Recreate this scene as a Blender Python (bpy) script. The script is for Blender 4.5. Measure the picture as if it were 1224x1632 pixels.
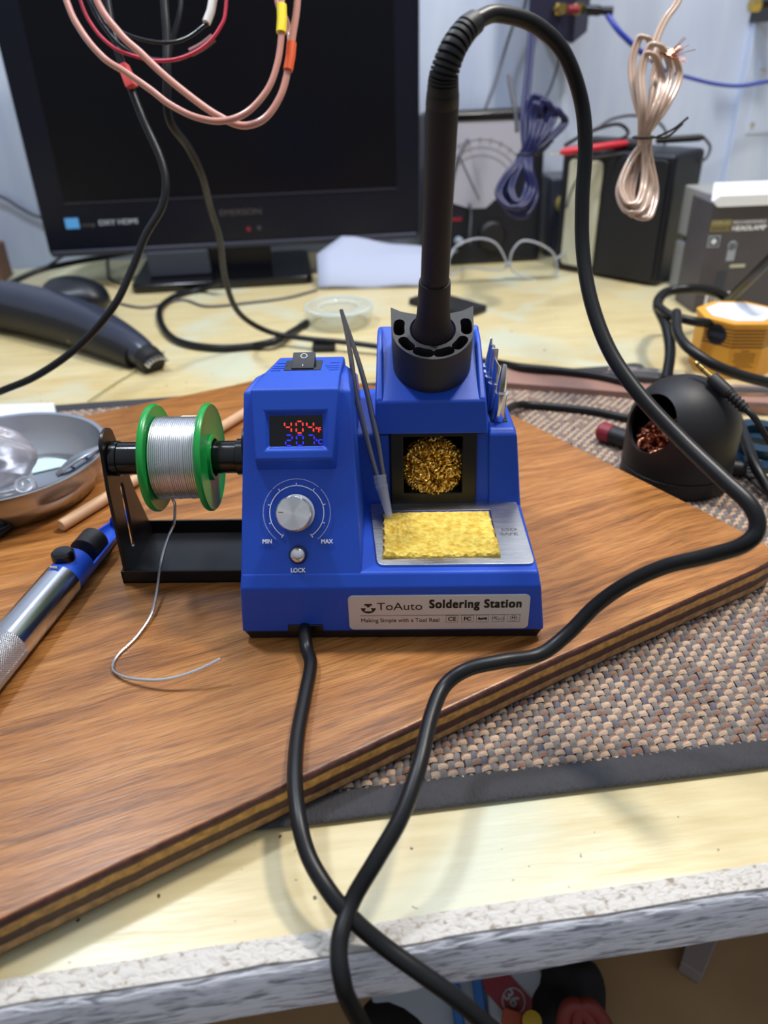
import bpy, bmesh, math, random
import numpy as np
from mathutils import Vector, Matrix
random.seed(7); rng = np.random.default_rng(7)
for o in list(bpy.data.objects): bpy.data.objects.remove(o)
SC = bpy.context.scene; COL = SC.collection
PI = math.pi
# ---------------------------------------------------------------- camera
FPX, CX, CY = 1226.0, 612.0, 816.0
_d = Vector((57, 1994, 1226)).normalized()            # plumb line seen by the camera (x right, y down, z forward)
_Z = -_d; _e = Vector((1, 0, 0)); _X0 = (_e - _d * _e.dot(_d)).normalized()
_Y0 = _Z.cross(_X0)
if _Y0.z < 0: _Y0 = -_Y0
_p = math.radians(1.0)
_X = _X0 * math.cos(_p) - _Y0 * math.sin(_p); _Y = _X0 * math.sin(_p) + _Y0 * math.cos(_p)
RW = Matrix((_X, _Y, _Z))
CAM = -(RW @ (Vector(((628 - CX) / FPX, (1020 - CY) / FPX, 1)) * 0.4))
def ray(px, py): return RW @ Vector(((px - CX) / FPX, (py - CY) / FPX, 1))
def at(px, py, zc): return CAM + ray(px, py) * zc
def onz(px, py, z=0.0):
    r = ray(px, py); return CAM + r * ((z - CAM.z) / r.z)
def ony(px, py, y):
    r = ray(px, py); return CAM + r * ((y - CAM.y) / r.y)
TH = math.radians(8.2); BX = Vector((math.cos(TH), math.sin(TH), 0)); BY = Vector((-math.sin(TH), math.cos(TH), 0))
def onv(px, py, v):
    r = ray(px, py); return CAM + r * ((v - CAM.dot(BY)) / r.dot(BY))
def B(u, v, z): return BX * u + BY * v + Vector((0, 0, z))
cd = bpy.data.cameras.new('camera'); cam = bpy.data.objects.new('camera', cd); COL.objects.link(cam)
mc = Matrix((RW.col[0], -RW.col[1], -RW.col[2])).transposed().to_4x4(); mc.translation = CAM
cam.matrix_world = mc
cd.sensor_fit = 'VERTICAL'; cd.sensor_height = 34.6; cd.sensor_width = 25.95
cd.lens = 34.6 * FPX / 1632; cd.clip_start = 0.01; cd.clip_end = 20
cd.dof.use_dof = True; cd.dof.focus_distance = 0.40; cd.dof.aperture_fstop = 7.0
SC.camera = cam
# ---------------------------------------------------------------- world, lamps, exposure
SC.view_settings.view_transform = 'Standard'; SC.view_settings.look = 'None'
SC.view_settings.gamma = 1; SC.view_settings.use_curve_mapping = False
SC.view_settings.exposure = -0.12
W = bpy.data.worlds.new('world'); SC.world = W; W.use_nodes = True
wn = W.node_tree; bg = wn.nodes['Background']
tcw = wn.nodes.new('ShaderNodeTexCoord'); sp = wn.nodes.new('ShaderNodeSeparateXYZ'); rp = wn.nodes.new('ShaderNodeValToRGB')
wn.links.new(tcw.outputs['Generated'], sp.inputs[0])
mr = wn.nodes.new('ShaderNodeMapRange'); mr.inputs[1].default_value = -1; mr.inputs[2].default_value = 1
wn.links.new(sp.outputs['Z'], mr.inputs[0]); wn.links.new(mr.outputs[0], rp.inputs[0])
cr = rp.color_ramp; cr.elements[0].position = 0.35; cr.elements[0].color = (0.05, 0.045, 0.04, 1)
cr.elements[1].position = 0.95; cr.elements[1].color = (0.62, 0.68, 0.78, 1)
e_ = cr.elements.new(0.55); e_.color = (0.36, 0.37, 0.40, 1)
wn.links.new(rp.outputs[0], bg.inputs[0]); bg.inputs[1].default_value = 0.8
def lamp(name, loc, target, size, power, color):
    l = bpy.data.lights.new(name, 'AREA'); l.shape = 'RECTANGLE'; l.size = size[0]; l.size_y = size[1]; l.energy = power; l.color = color
    o = bpy.data.objects.new(name, l); COL.objects.link(o); o.location = loc
    o.rotation_euler = (Vector(target) - Vector(loc)).to_track_quat('-Z', 'Y').to_euler(); return o
lamp('lamp_warm', (0.42, 0.36, 1.15), (0.05, 0.1, 0), (0.14, 0.10), 12.0, (1.0, 0.93, 0.83))
lamp('lamp_cool', (-0.46, 0.36, 1.15), (-0.05, 0.2, 0), (0.14, 0.10), 9.0, (0.80, 0.89, 1.0))
lamp('lamp_shop', (0.1, 0.62, 1.35), (0.05, 0.6, 0), (0.9, 0.12), 8.0, (0.76, 0.86, 1.0))

# ---------------------------------------------------------------- materials
def lin(h):
    if isinstance(h, str): c = [int(h[i:i + 2], 16) / 255 for i in (0, 2, 4)]
    else: c = [x / 255 for x in h]
    return tuple(x / 12.92 if x <= .04045 else ((x + .055) / 1.055) ** 2.4 for x in c) + (1,)
MATS = {}
def new_mat(name):
    m = bpy.data.materials.new(name); m.use_nodes = True; MATS[name] = m
    nt = m.node_tree; return m, nt, nt.nodes['Principled BSDF']
def N(nt, t, **kw):
    n = nt.nodes.new(t)
    for k, v in kw.items(): setattr(n, k, v)
    return n
def mat(name, col, rough=.5, metal=0, spec=.5, coat=0, trans=0, ior=1.45, em=None, ems=0, alpha=1, vary=0, vscale=80, bump=0, bscale=300, bstretch=(1, 1, 1), aniso=0, sheen=0):
    m, nt, p = new_mat(name); c = lin(col)
    p.inputs['Base Color'].default_value = c; p.inputs['Roughness'].default_value = rough; p.inputs['Metallic'].default_value = metal
    p.inputs['Specular IOR Level'].default_value = spec; p.inputs['Coat Weight'].default_value = coat; p.inputs['Transmission Weight'].default_value = trans
    p.inputs['IOR'].default_value = ior; p.inputs['Alpha'].default_value = alpha
    if em: p.inputs['Emission Color'].default_value = lin(em); p.inputs['Emission Strength'].default_value = ems
    tc = N(nt, 'ShaderNodeTexCoord')
    if vary:
        nz = N(nt, 'ShaderNodeTexNoise'); nz.inputs['Scale'].default_value = vscale; nz.inputs['Detail'].default_value = 5
        nt.links.new(tc.outputs['Object'], nz.inputs['Vector'])
        mp = N(nt, 'ShaderNodeMapRange'); mp.inputs[3].default_value = 1 - vary; mp.inputs[4].default_value = 1 + vary
        nt.links.new(nz.outputs[0], mp.inputs[0])
        mx = N(nt, 'ShaderNodeVectorMath', operation='SCALE'); mx.inputs[0].default_value = c[:3]
        nt.links.new(mp.outputs[0], mx.inputs['Scale']); nt.links.new(mx.outputs[0], p.inputs['Base Color'])
    if bump:
        mg = N(nt, 'ShaderNodeMapping'); mg.inputs['Scale'].default_value = bstretch
        nz = N(nt, 'ShaderNodeTexNoise'); nz.inputs['Scale'].default_value = bscale; nz.inputs['Detail'].default_value = 4
        nt.links.new(tc.outputs['Object'], mg.inputs[0]); nt.links.new(mg.outputs[0], nz.inputs['Vector'])
        b = N(nt, 'ShaderNodeBump'); b.inputs['Strength'].default_value = bump; b.inputs['Distance'].default_value = .001
        nt.links.new(nz.outputs[0], b.inputs['Height']); nt.links.new(b.outputs[0], p.inputs['Normal'])
        if metal:
            mp = N(nt, 'ShaderNodeMapRange'); mp.inputs[3].default_value = max(.05, rough - .12); mp.inputs[4].default_value = rough + .12
            nt.links.new(nz.outputs[0], mp.inputs[0]); nt.links.new(mp.outputs[0], p.inputs['Roughness'])
    return m
BLUE = mat('blue_plastic', (32, 76, 186), .38, bump=.12, bscale=2600, spec=.4)
BLK = mat('black_plastic', (22, 21, 24), .5, bump=.1, bscale=1800)
BLKG = mat('glossy_black_plastic', (12, 12, 14), .15, spec=.6)
BLKM = mat('black_painted_metal', (17, 16, 18), .32, bump=.08, bscale=1500)
RUB = mat('black_rubber', (20, 20, 22), .38, spec=.4)
HAND = mat('handle_black', (42, 34, 39), .55, bump=.1, bscale=2000, spec=.35)
HOLD = mat('holder_grey_black', (45, 44, 47), .5, bump=.35, bscale=3000)
STEEL = mat('brushed_steel', (204, 202, 199), .30, 1, bump=.12, bscale=500, bstretch=(.12, 8, 8))
PLATE = mat('brushed_nameplate', (205, 205, 210), .4, .35, bump=.15, bscale=500, bstretch=(.12, 8, 8))
CHROME = mat('chrome', (232, 232, 235), .2, 1)
ALU = mat('turned_aluminium', (225, 226, 228), .22, 1)
SATIN = mat('satin_aluminium', (210, 212, 216), .2, 1)
WHITEP = mat('white_print', (235, 238, 245), .5)
BLACKP = mat('black_print', (12, 12, 14), .5)
GREYP = mat('grey_print', (84, 82, 80), .5)
GOLD = mat('brass_ribbon', (255, 214, 112), .3, 1, vary=.25, vscale=500)
COPW = mat('copper_ribbon', (190, 124, 98), .2, 1)
SOLD = mat('solder_wire', (226, 226, 230), .3, 1)
GREEN = mat('green_plastic', (22, 150, 62), .3, vary=.06)
GLASSM = mat('clear_glass', (214, 222, 214), .05, alpha=.30, spec=.9, coat=.5)
CLEARP = mat('clear_plastic', (245, 245, 248), .12, trans=.92, ior=1.25)
LENS = mat('clear_lens', (240, 243, 246), .03, trans=1, ior=1.06)
BAG = mat('milky_plastic_film', (196, 192, 198), .22, trans=.6, ior=1.2, bump=.6, bscale=90)
REDLED = mat('red_led', (255, 30, 25), em=(255, 70, 62), ems=1.0)
BLULED = mat('blue_led', (30, 30, 255), em=(48, 52, 245), ems=1.0)
SCRN = mat('display_glass', (10, 10, 14), .2)
TVB = mat('tv_bezel_black', (11, 14, 28), .3, spec=.4)
TVS = mat('tv_screen_black', (8, 9, 15), .25, spec=.3)
TVG = mat('tv_trim_grey', (46, 48, 62), .4)
SKY = mat('light_blue_sticker', (95, 170, 235), .5)
PAPER = mat('white_paper', (174, 181, 203), .7, bump=.2, bscale=60)
DGREY = mat('dark_grey_plastic', (58, 62, 74), .5)
SILV = mat('silver_grey_plastic', (50, 54, 68), .26, spec=.5, vary=.12, vscale=25)
CREAM = mat('cream_panel', (196, 194, 172), .5)
BEIGE = mat('beige_case', (150, 150, 148), .5, vary=.08)
MUTG = mat('meter_dial', (166, 164, 176), .45)
BLACKBOX = mat('black_box_paint', (20, 22, 30), .4)
ORANGE = mat('orange_card', (224, 160, 56), .5, vary=.08, vscale=60)
BROWNP = mat('brown_print', (84, 50, 14), .5)
CARDD = mat('dark_print_card', (78, 74, 80), .45, vary=.25, vscale=40)
CARDW = mat('white_card', (238, 240, 245), .5)
OLIVE = mat('olive_print', (140, 128, 70), .5)
DOWEL = mat('dowel_wood', (214, 172, 134), .55, vary=.1, vscale=60)
PINKWD = mat('pinkish_wood_strip', (160, 122, 108), .45, vary=.15, vscale=40)
REDP = mat('red_plastic', (196, 40, 56), .4)
DRED = mat('dark_red_plastic', (128, 30, 44), .45)
REDT = mat('red_tape', (222, 80, 82), .5)
YEL = mat('yellow_sleeve', (240, 216, 30), .45)
ORG = mat('orange_sleeve', (226, 92, 40), .45)
WHT = mat('white_sleeve', (236, 234, 226), .45)
PINK = mat('copper_clear_wire', (196, 138, 122), .2, coat=.6, vary=.12, vscale=60)
TAN = mat('tan_clear_wire', (184, 158, 140), .25, coat=.6, vary=.12, vscale=60)
NAVY = mat('navy_wire', (22, 25, 72), .4)
BLUW = mat('blue_wire', (42, 62, 168), .4)
REDW = mat('red_wire', (190, 40, 66), .35)
BRS = mat('gold_terminal', (196, 170, 100), .25, 1)
NAVYB = mat('navy_case', (26, 26, 52), .5)
TEAL = mat('dark_teal_plastic', (26, 52, 72), .3)
GRYW = mat('grey_wire', (84, 84, 92), .5)
BRWN = mat('brown_sleeve', (110, 62, 56), .5)
BINDM = mat('grey_binding_cloth', (62, 61, 64), .85, bump=.9, bscale=900, bstretch=(1, .3, 1), vary=.12, vscale=200)
W1 = mat('weave_grey', (138, 131, 126), .75, bump=.8, bscale=1500, bstretch=(3, .5, 1), vary=.18, vscale=900)
W2 = mat('weave_tan', (198, 168, 142), .7, bump=.5, bscale=1200, vary=.14, vscale=900)
W3 = mat('weave_brown', (150, 112, 92), .75, bump=.5, bscale=1200, vary=.2, vscale=900)
W4 = mat('weave_dark', (104, 100, 106), .8, vary=.2, vscale=900)
DARKG = mat('mat_backing', (40, 36, 36), .9)
DIRTB = mat('plywood_floor', (168, 138, 100), .8, vary=.45, vscale=9)
DKBAG = mat('black_cloth', (20, 20, 24), .8)
LWHITE = mat('dull_white_plastic', (160, 168, 178), .5)
TBLUE = mat('tool_blue', (24, 96, 165), .4)
RED2 = mat('coral_handle', (120, 44, 38), .5)
ORG2 = mat('rust_orange', (150, 66, 36), .6)
YEL2 = mat('tool_yellow', (170, 140, 30), .5)

# honey coloured plywood face: streaks along the grain plus cathedral figure
def wood_mat(name, ang, cols, scale=1.0, rough=.3):
    m, nt, p = new_mat(name); L = nt.links.new
    tc = N(nt, 'ShaderNodeTexCoord'); mp = N(nt, 'ShaderNodeMapping'); mp.inputs['Rotation'].default_value = (0, 0, -ang)
    L(tc.outputs['Object'], mp.inputs[0])
    warp = N(nt, 'ShaderNodeTexNoise'); warp.inputs['Scale'].default_value = 9 * scale; warp.inputs['Detail'].default_value = 2
    L(mp.outputs[0], warp.inputs['Vector'])
    sc = N(nt, 'ShaderNodeVectorMath', operation='SCALE'); sc.inputs['Scale'].default_value = .035 / scale; L(warp.outputs['Color'], sc.inputs[0])
    ad = N(nt, 'ShaderNodeVectorMath', operation='ADD'); L(mp.outputs[0], ad.inputs[0]); L(sc.outputs[0], ad.inputs[1])
    st = N(nt, 'ShaderNodeMapping'); st.inputs['Scale'].default_value = (.7, 13, 1); L(ad.outputs[0], st.inputs[0])
    n1 = N(nt, 'ShaderNodeTexNoise'); n1.inputs['Scale'].default_value = 14 * scale; n1.inputs['Detail'].default_value = 7; n1.inputs['Roughness'].default_value = .62
    L(st.outputs[0], n1.inputs['Vector'])
    st2 = N(nt, 'ShaderNodeMapping'); st2.inputs['Scale'].default_value = (.8, 17, 1); L(mp.outputs[0], st2.inputs[0])
    n2 = N(nt, 'ShaderNodeTexNoise'); n2.inputs['Scale'].default_value = 85 * scale; n2.inputs['Detail'].default_value = 3; L(st2.outputs[0], n2.inputs['Vector'])
    n3 = N(nt, 'ShaderNodeTexNoise'); n3.inputs['Scale'].default_value = 7 * scale; n3.inputs['Detail'].default_value = 3; L(mp.outputs[0], n3.inputs['Vector'])
    r1 = N(nt, 'ShaderNodeValToRGB'); L(n1.outputs[0], r1.inputs[0]); cr = r1.color_ramp
    cr.elements[0].position = .30; cr.elements[0].color = lin(cols[0]); cr.elements[1].position = .72; cr.elements[1].color = lin(cols[2])
    e = cr.elements.new(.5); e.color = lin(cols[1])
    r2 = N(nt, 'ShaderNodeMapRange'); r2.inputs[1].default_value = .36; r2.inputs[2].default_value = .5; r2.inputs[3].default_value = .62; r2.inputs[4].default_value = 1.0; L(n2.outputs[0], r2.inputs[0])
    r3 = N(nt, 'ShaderNodeMapRange'); r3.inputs[1].default_value = .3; r3.inputs[2].default_value = .7; r3.inputs[3].default_value = .86; r3.inputs[4].default_value = 1.12; L(n3.outputs[0], r3.inputs[0])
    mu = N(nt, 'ShaderNodeMath', operation='MULTIPLY'); L(r2.outputs[0], mu.inputs[0]); L(r3.outputs[0], mu.inputs[1])
    s2 = N(nt, 'ShaderNodeVectorMath', operation='SCALE'); L(r1.outputs[0], s2.inputs[0]); L(mu.outputs[0], s2.inputs['Scale'])
    L(s2.outputs[0], p.inputs['Base Color']); p.inputs['Roughness'].default_value = rough; p.inputs['Specular IOR Level'].default_value = .5
    b = N(nt, 'ShaderNodeBump'); b.inputs['Strength'].default_value = .22; b.inputs['Distance'].default_value = .0006; L(n2.outputs[0], b.inputs['Height']); L(b.outputs[0], p.inputs['Normal'])
    return m
WOOD = wood_mat('board_wood', math.radians(24), [(114, 70, 32), (164, 106, 52), (188, 132, 74)], rough=.33)

# plywood edge: layers by height, ragged
def ply_mat():
    m, nt, p = new_mat('board_edge_plies'); L = nt.links.new
    tc = N(nt, 'ShaderNodeTexCoord'); sx = N(nt, 'ShaderNodeSeparateXYZ'); L(tc.outputs['Object'], sx.inputs[0])
    nz = N(nt, 'ShaderNodeTexNoise'); nz.inputs['Scale'].default_value = 60; L(tc.outputs['Object'], nz.inputs['Vector'])
    ma = N(nt, 'ShaderNodeMath', operation='MULTIPLY_ADD'); ma.inputs[1].default_value = .0022; L(nz.outputs[0], ma.inputs[0]); L(sx.outputs['Z'], ma.inputs[2])
    mr = N(nt, 'ShaderNodeMapRange'); mr.inputs[1].default_value = 0.0; mr.inputs[2].default_value = 0.0205; L(ma.outputs[0], mr.inputs[0])
    r = N(nt, 'ShaderNodeValToRGB'); L(mr.outputs[0], r.inputs[0]); cr = r.color_ramp; cr.interpolation = 'LINEAR'
    st = [(0, (84, 58, 42)), (.14, (100, 70, 48)), (.17, (160, 122, 78)), (.33, (172, 132, 86)), (.36, (70, 40, 34)), (.56, (78, 46, 36)), (.60, (196, 146, 72)), (.78, (204, 150, 78)), (.82, (72, 38, 34)), (.97, (86, 46, 38))]
    cr.elements[0].position = 0; cr.elements[0].color = lin(st[0][1]); cr.elements[1].position = .97; cr.elements[1].color = lin(st[-1][1])
    for q, c in st[1:-1]: e = cr.elements.new(q); e.color = lin(c)
    n2 = N(nt, 'ShaderNodeTexNoise'); n2.inputs['Scale'].default_value = 260; n2.inputs['Detail'].default_value = 6; L(tc.outputs['Object'], n2.inputs['Vector'])
    mm = N(nt, 'ShaderNodeMapRange'); mm.inputs[1].default_value = .3; mm.inputs[2].default_value = .7; mm.inputs[3].default_value = .6; mm.inputs[4].default_value = 1.25; L(n2.outputs[0], mm.inputs[0])
    s = N(nt, 'ShaderNodeVectorMath', operation='SCALE'); L(r.outputs[0], s.inputs[0]); L(mm.outputs[0], s.inputs['Scale']); L(s.outputs[0], p.inputs['Base Color'])
    b = N(nt, 'ShaderNodeBump'); b.inputs['Strength'].default_value = .8; b.inputs['Distance'].default_value = .001; L(n2.outputs[0], b.inputs['Height']); L(b.outputs[0], p.inputs['Normal'])
    p.inputs['Roughness'].default_value = .5; return m
PLY = ply_mat()

# pale varnished bench with milky and greenish patches, brown drips and specks
def bench_mat():
    m, nt, p = new_mat('pale_varnished_bench'); L = nt.links.new
    tc = N(nt, 'ShaderNodeTexCoord'); mp = N(nt, 'ShaderNodeMapping'); mp.inputs['Rotation'].default_value = (0, 0, -TH); L(tc.outputs['Object'], mp.inputs[0])
    st = N(nt, 'ShaderNodeMapping'); st.inputs['Scale'].default_value = (1, 7, 1); L(mp.outputs[0], st.inputs[0])
    g = N(nt, 'ShaderNodeTexNoise'); g.inputs['Scale'].default_value = 22; g.inputs['Detail'].default_value = 6; L(st.outputs[0], g.inputs['Vector'])
    r = N(nt, 'ShaderNodeValToRGB'); L(g.outputs[0], r.inputs[0]); cr = r.color_ramp
    cr.elements[0].position = .3; cr.elements[0].color = lin((200, 181, 132)); cr.elements[1].position = .65; cr.elements[1].color = lin((216, 200, 155))
    a = N(nt, 'ShaderNodeTexNoise'); a.inputs['Scale'].default_value = 6.5; a.inputs['Detail'].default_value = 4; a.inputs['Distortion'].default_value = 1.2; L(mp.outputs[0], a.inputs['Vector'])
    ra = N(nt, 'ShaderNodeMapRange'); ra.inputs[1].default_value = .5; ra.inputs[2].default_value = .66; L(a.outputs[0], ra.inputs[0])
    mx = N(nt, 'ShaderNodeMixRGB'); mx.inputs[2].default_value = lin((204, 204, 178)); L(ra.outputs[0], mx.inputs[0]); L(r.outputs[0], mx.inputs[1])
    c = N(nt, 'ShaderNodeTexNoise'); c.inputs['Scale'].default_value = 4; c.inputs['Detail'].default_value = 5; c.inputs['Distortion'].default_value = .8
    mo = N(nt, 'ShaderNodeMapping'); mo.inputs['Location'].default_value = (3.1, 1.7, 0); mo.inputs['Scale'].default_value = (1, 2, 1); L(mp.outputs[0], mo.inputs[0]); L(mo.outputs[0], c.inputs['Vector'])
    rc = N(nt, 'ShaderNodeMapRange'); rc.inputs[1].default_value = .58; rc.inputs[2].default_value = .74; rc.inputs[4].default_value = .6; L(c.outputs[0], rc.inputs[0])
    m2 = N(nt, 'ShaderNodeMixRGB'); m2.inputs[2].default_value = lin((196, 164, 96)); L(rc.outputs[0], m2.inputs[0]); L(mx.outputs[0], m2.inputs[1])
    v = N(nt, 'ShaderNodeTexNoise'); v.inputs['Scale'].default_value = 210; v.inputs['Detail'].default_value = 1; L(mp.outputs[0], v.inputs['Vector'])
    rv = N(nt, 'ShaderNodeMapRange'); rv.inputs[1].default_value = .76; rv.inputs[2].default_value = .8; L(v.outputs[0], rv.inputs[0])
    m3 = N(nt, 'ShaderNodeMixRGB'); m3.inputs[2].default_value = lin((90, 76, 50)); L(rv.outputs[0], m3.inputs[0]); L(m2.outputs[0], m3.inputs[1])
    L(m3.outputs[0], p.inputs['Base Color']); p.inputs['Roughness'].default_value = .3
    b = N(nt, 'ShaderNodeBump'); b.inputs['Strength'].default_value = .25; b.inputs['Distance'].default_value = .001; L(g.outputs[0], b.inputs['Height']); L(b.outputs[0], p.inputs['Normal'])
    return m
BENCH = bench_mat()
# chipped white paint and cracked grey timber
def streak_mat(name, c0, c1, sc, stretch, rough, bump, p0=.38, p1=.6, ang=TH):
    m, nt, p = new_mat(name); L = nt.links.new
    tc = N(nt, 'ShaderNodeTexCoord'); m0 = N(nt, 'ShaderNodeMapping'); m0.inputs['Rotation'].default_value = (0, 0, -ang); L(tc.outputs['Object'], m0.inputs[0])
    mp = N(nt, 'ShaderNodeMapping'); mp.inputs['Scale'].default_value = stretch; L(m0.outputs[0], mp.inputs[0])
    g = N(nt, 'ShaderNodeTexNoise'); g.inputs['Scale'].default_value = sc; g.inputs['Detail'].default_value = 4; g.inputs['Distortion'].default_value = .6; L(mp.outputs[0], g.inputs['Vector'])
    r = N(nt, 'ShaderNodeValToRGB'); L(g.outputs[0], r.inputs[0]); cr = r.color_ramp
    cr.elements[0].position = p0; cr.elements[0].color = lin(c0); cr.elements[1].position = p1; cr.elements[1].color = lin(c1)
    L(r.outputs[0], p.inputs['Base Color']); p.inputs['Roughness'].default_value = rough
    b = N(nt, 'ShaderNodeBump'); b.inputs['Strength'].default_value = bump; b.inputs['Distance'].default_value = .0015; L(g.outputs[0], b.inputs['Height']); L(b.outputs[0], p.inputs['Normal'])
    return m
CHIP = streak_mat('chipped_white_paint', (150, 134, 116), (210, 204, 196), 260, (1, 1.6, 1.6), .55, .8, .3, .45)
FASC = streak_mat('cracked_grey_timber', (150, 152, 162), (240, 241, 248), 75, (1, 6.5, 6.5), .6, .8, .34, .5)
WALLM = streak_mat('painted_wall', (190, 202, 228), (208, 218, 238), 5, (5, 5, 1), .55, .25, .3, .7)

def sponge_mat():
    m, nt, p = new_mat('yellow_sponge'); L = nt.links.new
    tc = N(nt, 'ShaderNodeTexCoord'); v = N(nt, 'ShaderNodeTexVoronoi'); v.inputs['Scale'].default_value = 420; L(tc.outputs['Object'], v.inputs['Vector'])
    n = N(nt, 'ShaderNodeTexNoise'); n.inputs['Scale'].default_value = 260; n.inputs['Detail'].default_value = 5; L(tc.outputs['Object'], n.inputs['Vector'])
    r = N(nt, 'ShaderNodeValToRGB'); L(n.outputs[0], r.inputs[0]); cr = r.color_ramp
    cr.elements[0].position = .32; cr.elements[0].color = lin((214, 170, 50)); cr.elements[1].position = .62; cr.elements[1].color = lin((246, 216, 104))
    n2 = N(nt, 'ShaderNodeTexNoise'); n2.inputs['Scale'].default_value = 42; n2.inputs['Detail'].default_value = 1; L(tc.outputs['Object'], n2.inputs['Vector'])
    rv = N(nt, 'ShaderNodeMapRange'); rv.inputs[1].default_value = .72; rv.inputs[2].default_value = .76; L(n2.outputs[0], rv.inputs[0])
    mx = N(nt, 'ShaderNodeMixRGB'); mx.inputs[2].default_value = lin((222, 150, 20)); L(rv.outputs[0], mx.inputs[0]); L(r.outputs[0], mx.inputs[1]); L(mx.outputs[0], p.inputs['Base Color'])
    ad = N(nt, 'ShaderNodeMath', operation='ADD'); L(v.outputs['Distance'], ad.inputs[0]); L(n.outputs[0], ad.inputs[1])
    b = N(nt, 'ShaderNodeBump'); b.inputs['Strength'].default_value = .9; b.inputs['Distance'].default_value = .0016; L(ad.outputs[0], b.inputs['Height']); L(b.outputs[0], p.inputs['Normal'])
    p.inputs['Roughness'].default_value = .9; return m
SPG = sponge_mat()
# lathe-turned knob face: anisotropic sectors
def knob_mat():
    m, nt, p = new_mat('spun_knob_face'); p.inputs['Base Color'].default_value = lin((232, 232, 232)); p.inputs['Metallic'].default_value = 1
    p.inputs['Roughness'].default_value = .3; p.inputs['Anisotropic'].default_value = .9; p.inputs['Anisotropic Rotation'].default_value = 0
    tg = N(nt, 'ShaderNodeTangent'); tg.direction_type = 'RADIAL'; tg.axis = 'Z'; nt.links.new(tg.outputs[0], p.inputs['Tangent'])
    tc = N(nt, 'ShaderNodeTexCoord'); w = N(nt, 'ShaderNodeTexWave'); w.wave_type = 'RINGS'; w.rings_direction = 'Z'; w.inputs['Scale'].default_value = 900
    b = N(nt, 'ShaderNodeBump'); b.inputs['Strength'].default_value = .5; b.inputs['Distance'].default_value = .00012
    nt.links.new(tc.outputs['Object'], w.inputs['Vector']); nt.links.new(w.outputs['Fac'], b.inputs['Height']); nt.links.new(b.outputs[0], p.inputs['Normal']); return m
KNOB = knob_mat()
def knurl_mat():
    m, nt, p = new_mat('knurled_aluminium'); L = nt.links.new
    p.inputs['Base Color'].default_value = lin((214, 214, 218)); p.inputs['Metallic'].default_value = 1; p.inputs['Roughness'].default_value = .3
    tc = N(nt, 'ShaderNodeTexCoord'); out = []
    for s in (1, -1):
        mp = N(nt, 'ShaderNodeMapping'); mp.inputs['Rotation'].default_value = (0, 0, s * .7); L(tc.outputs['UV'], mp.inputs[0])
        w = N(nt, 'ShaderNodeTexWave'); w.inputs['Scale'].default_value = 340; L(mp.outputs[0], w.inputs['Vector']); out.append(w)
    mn = N(nt, 'ShaderNodeMath', operation='MINIMUM'); L(out[0].outputs['Fac'], mn.inputs[0]); L(out[1].outputs['Fac'], mn.inputs[1])
    b = N(nt, 'ShaderNodeBump'); b.inputs['Strength'].default_value = .9; b.inputs['Distance'].default_value = .0006; L(mn.outputs[0], b.inputs['Height']); L(b.outputs[0], p.inputs['Normal'])
    return m
KNURL = knurl_mat()

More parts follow.
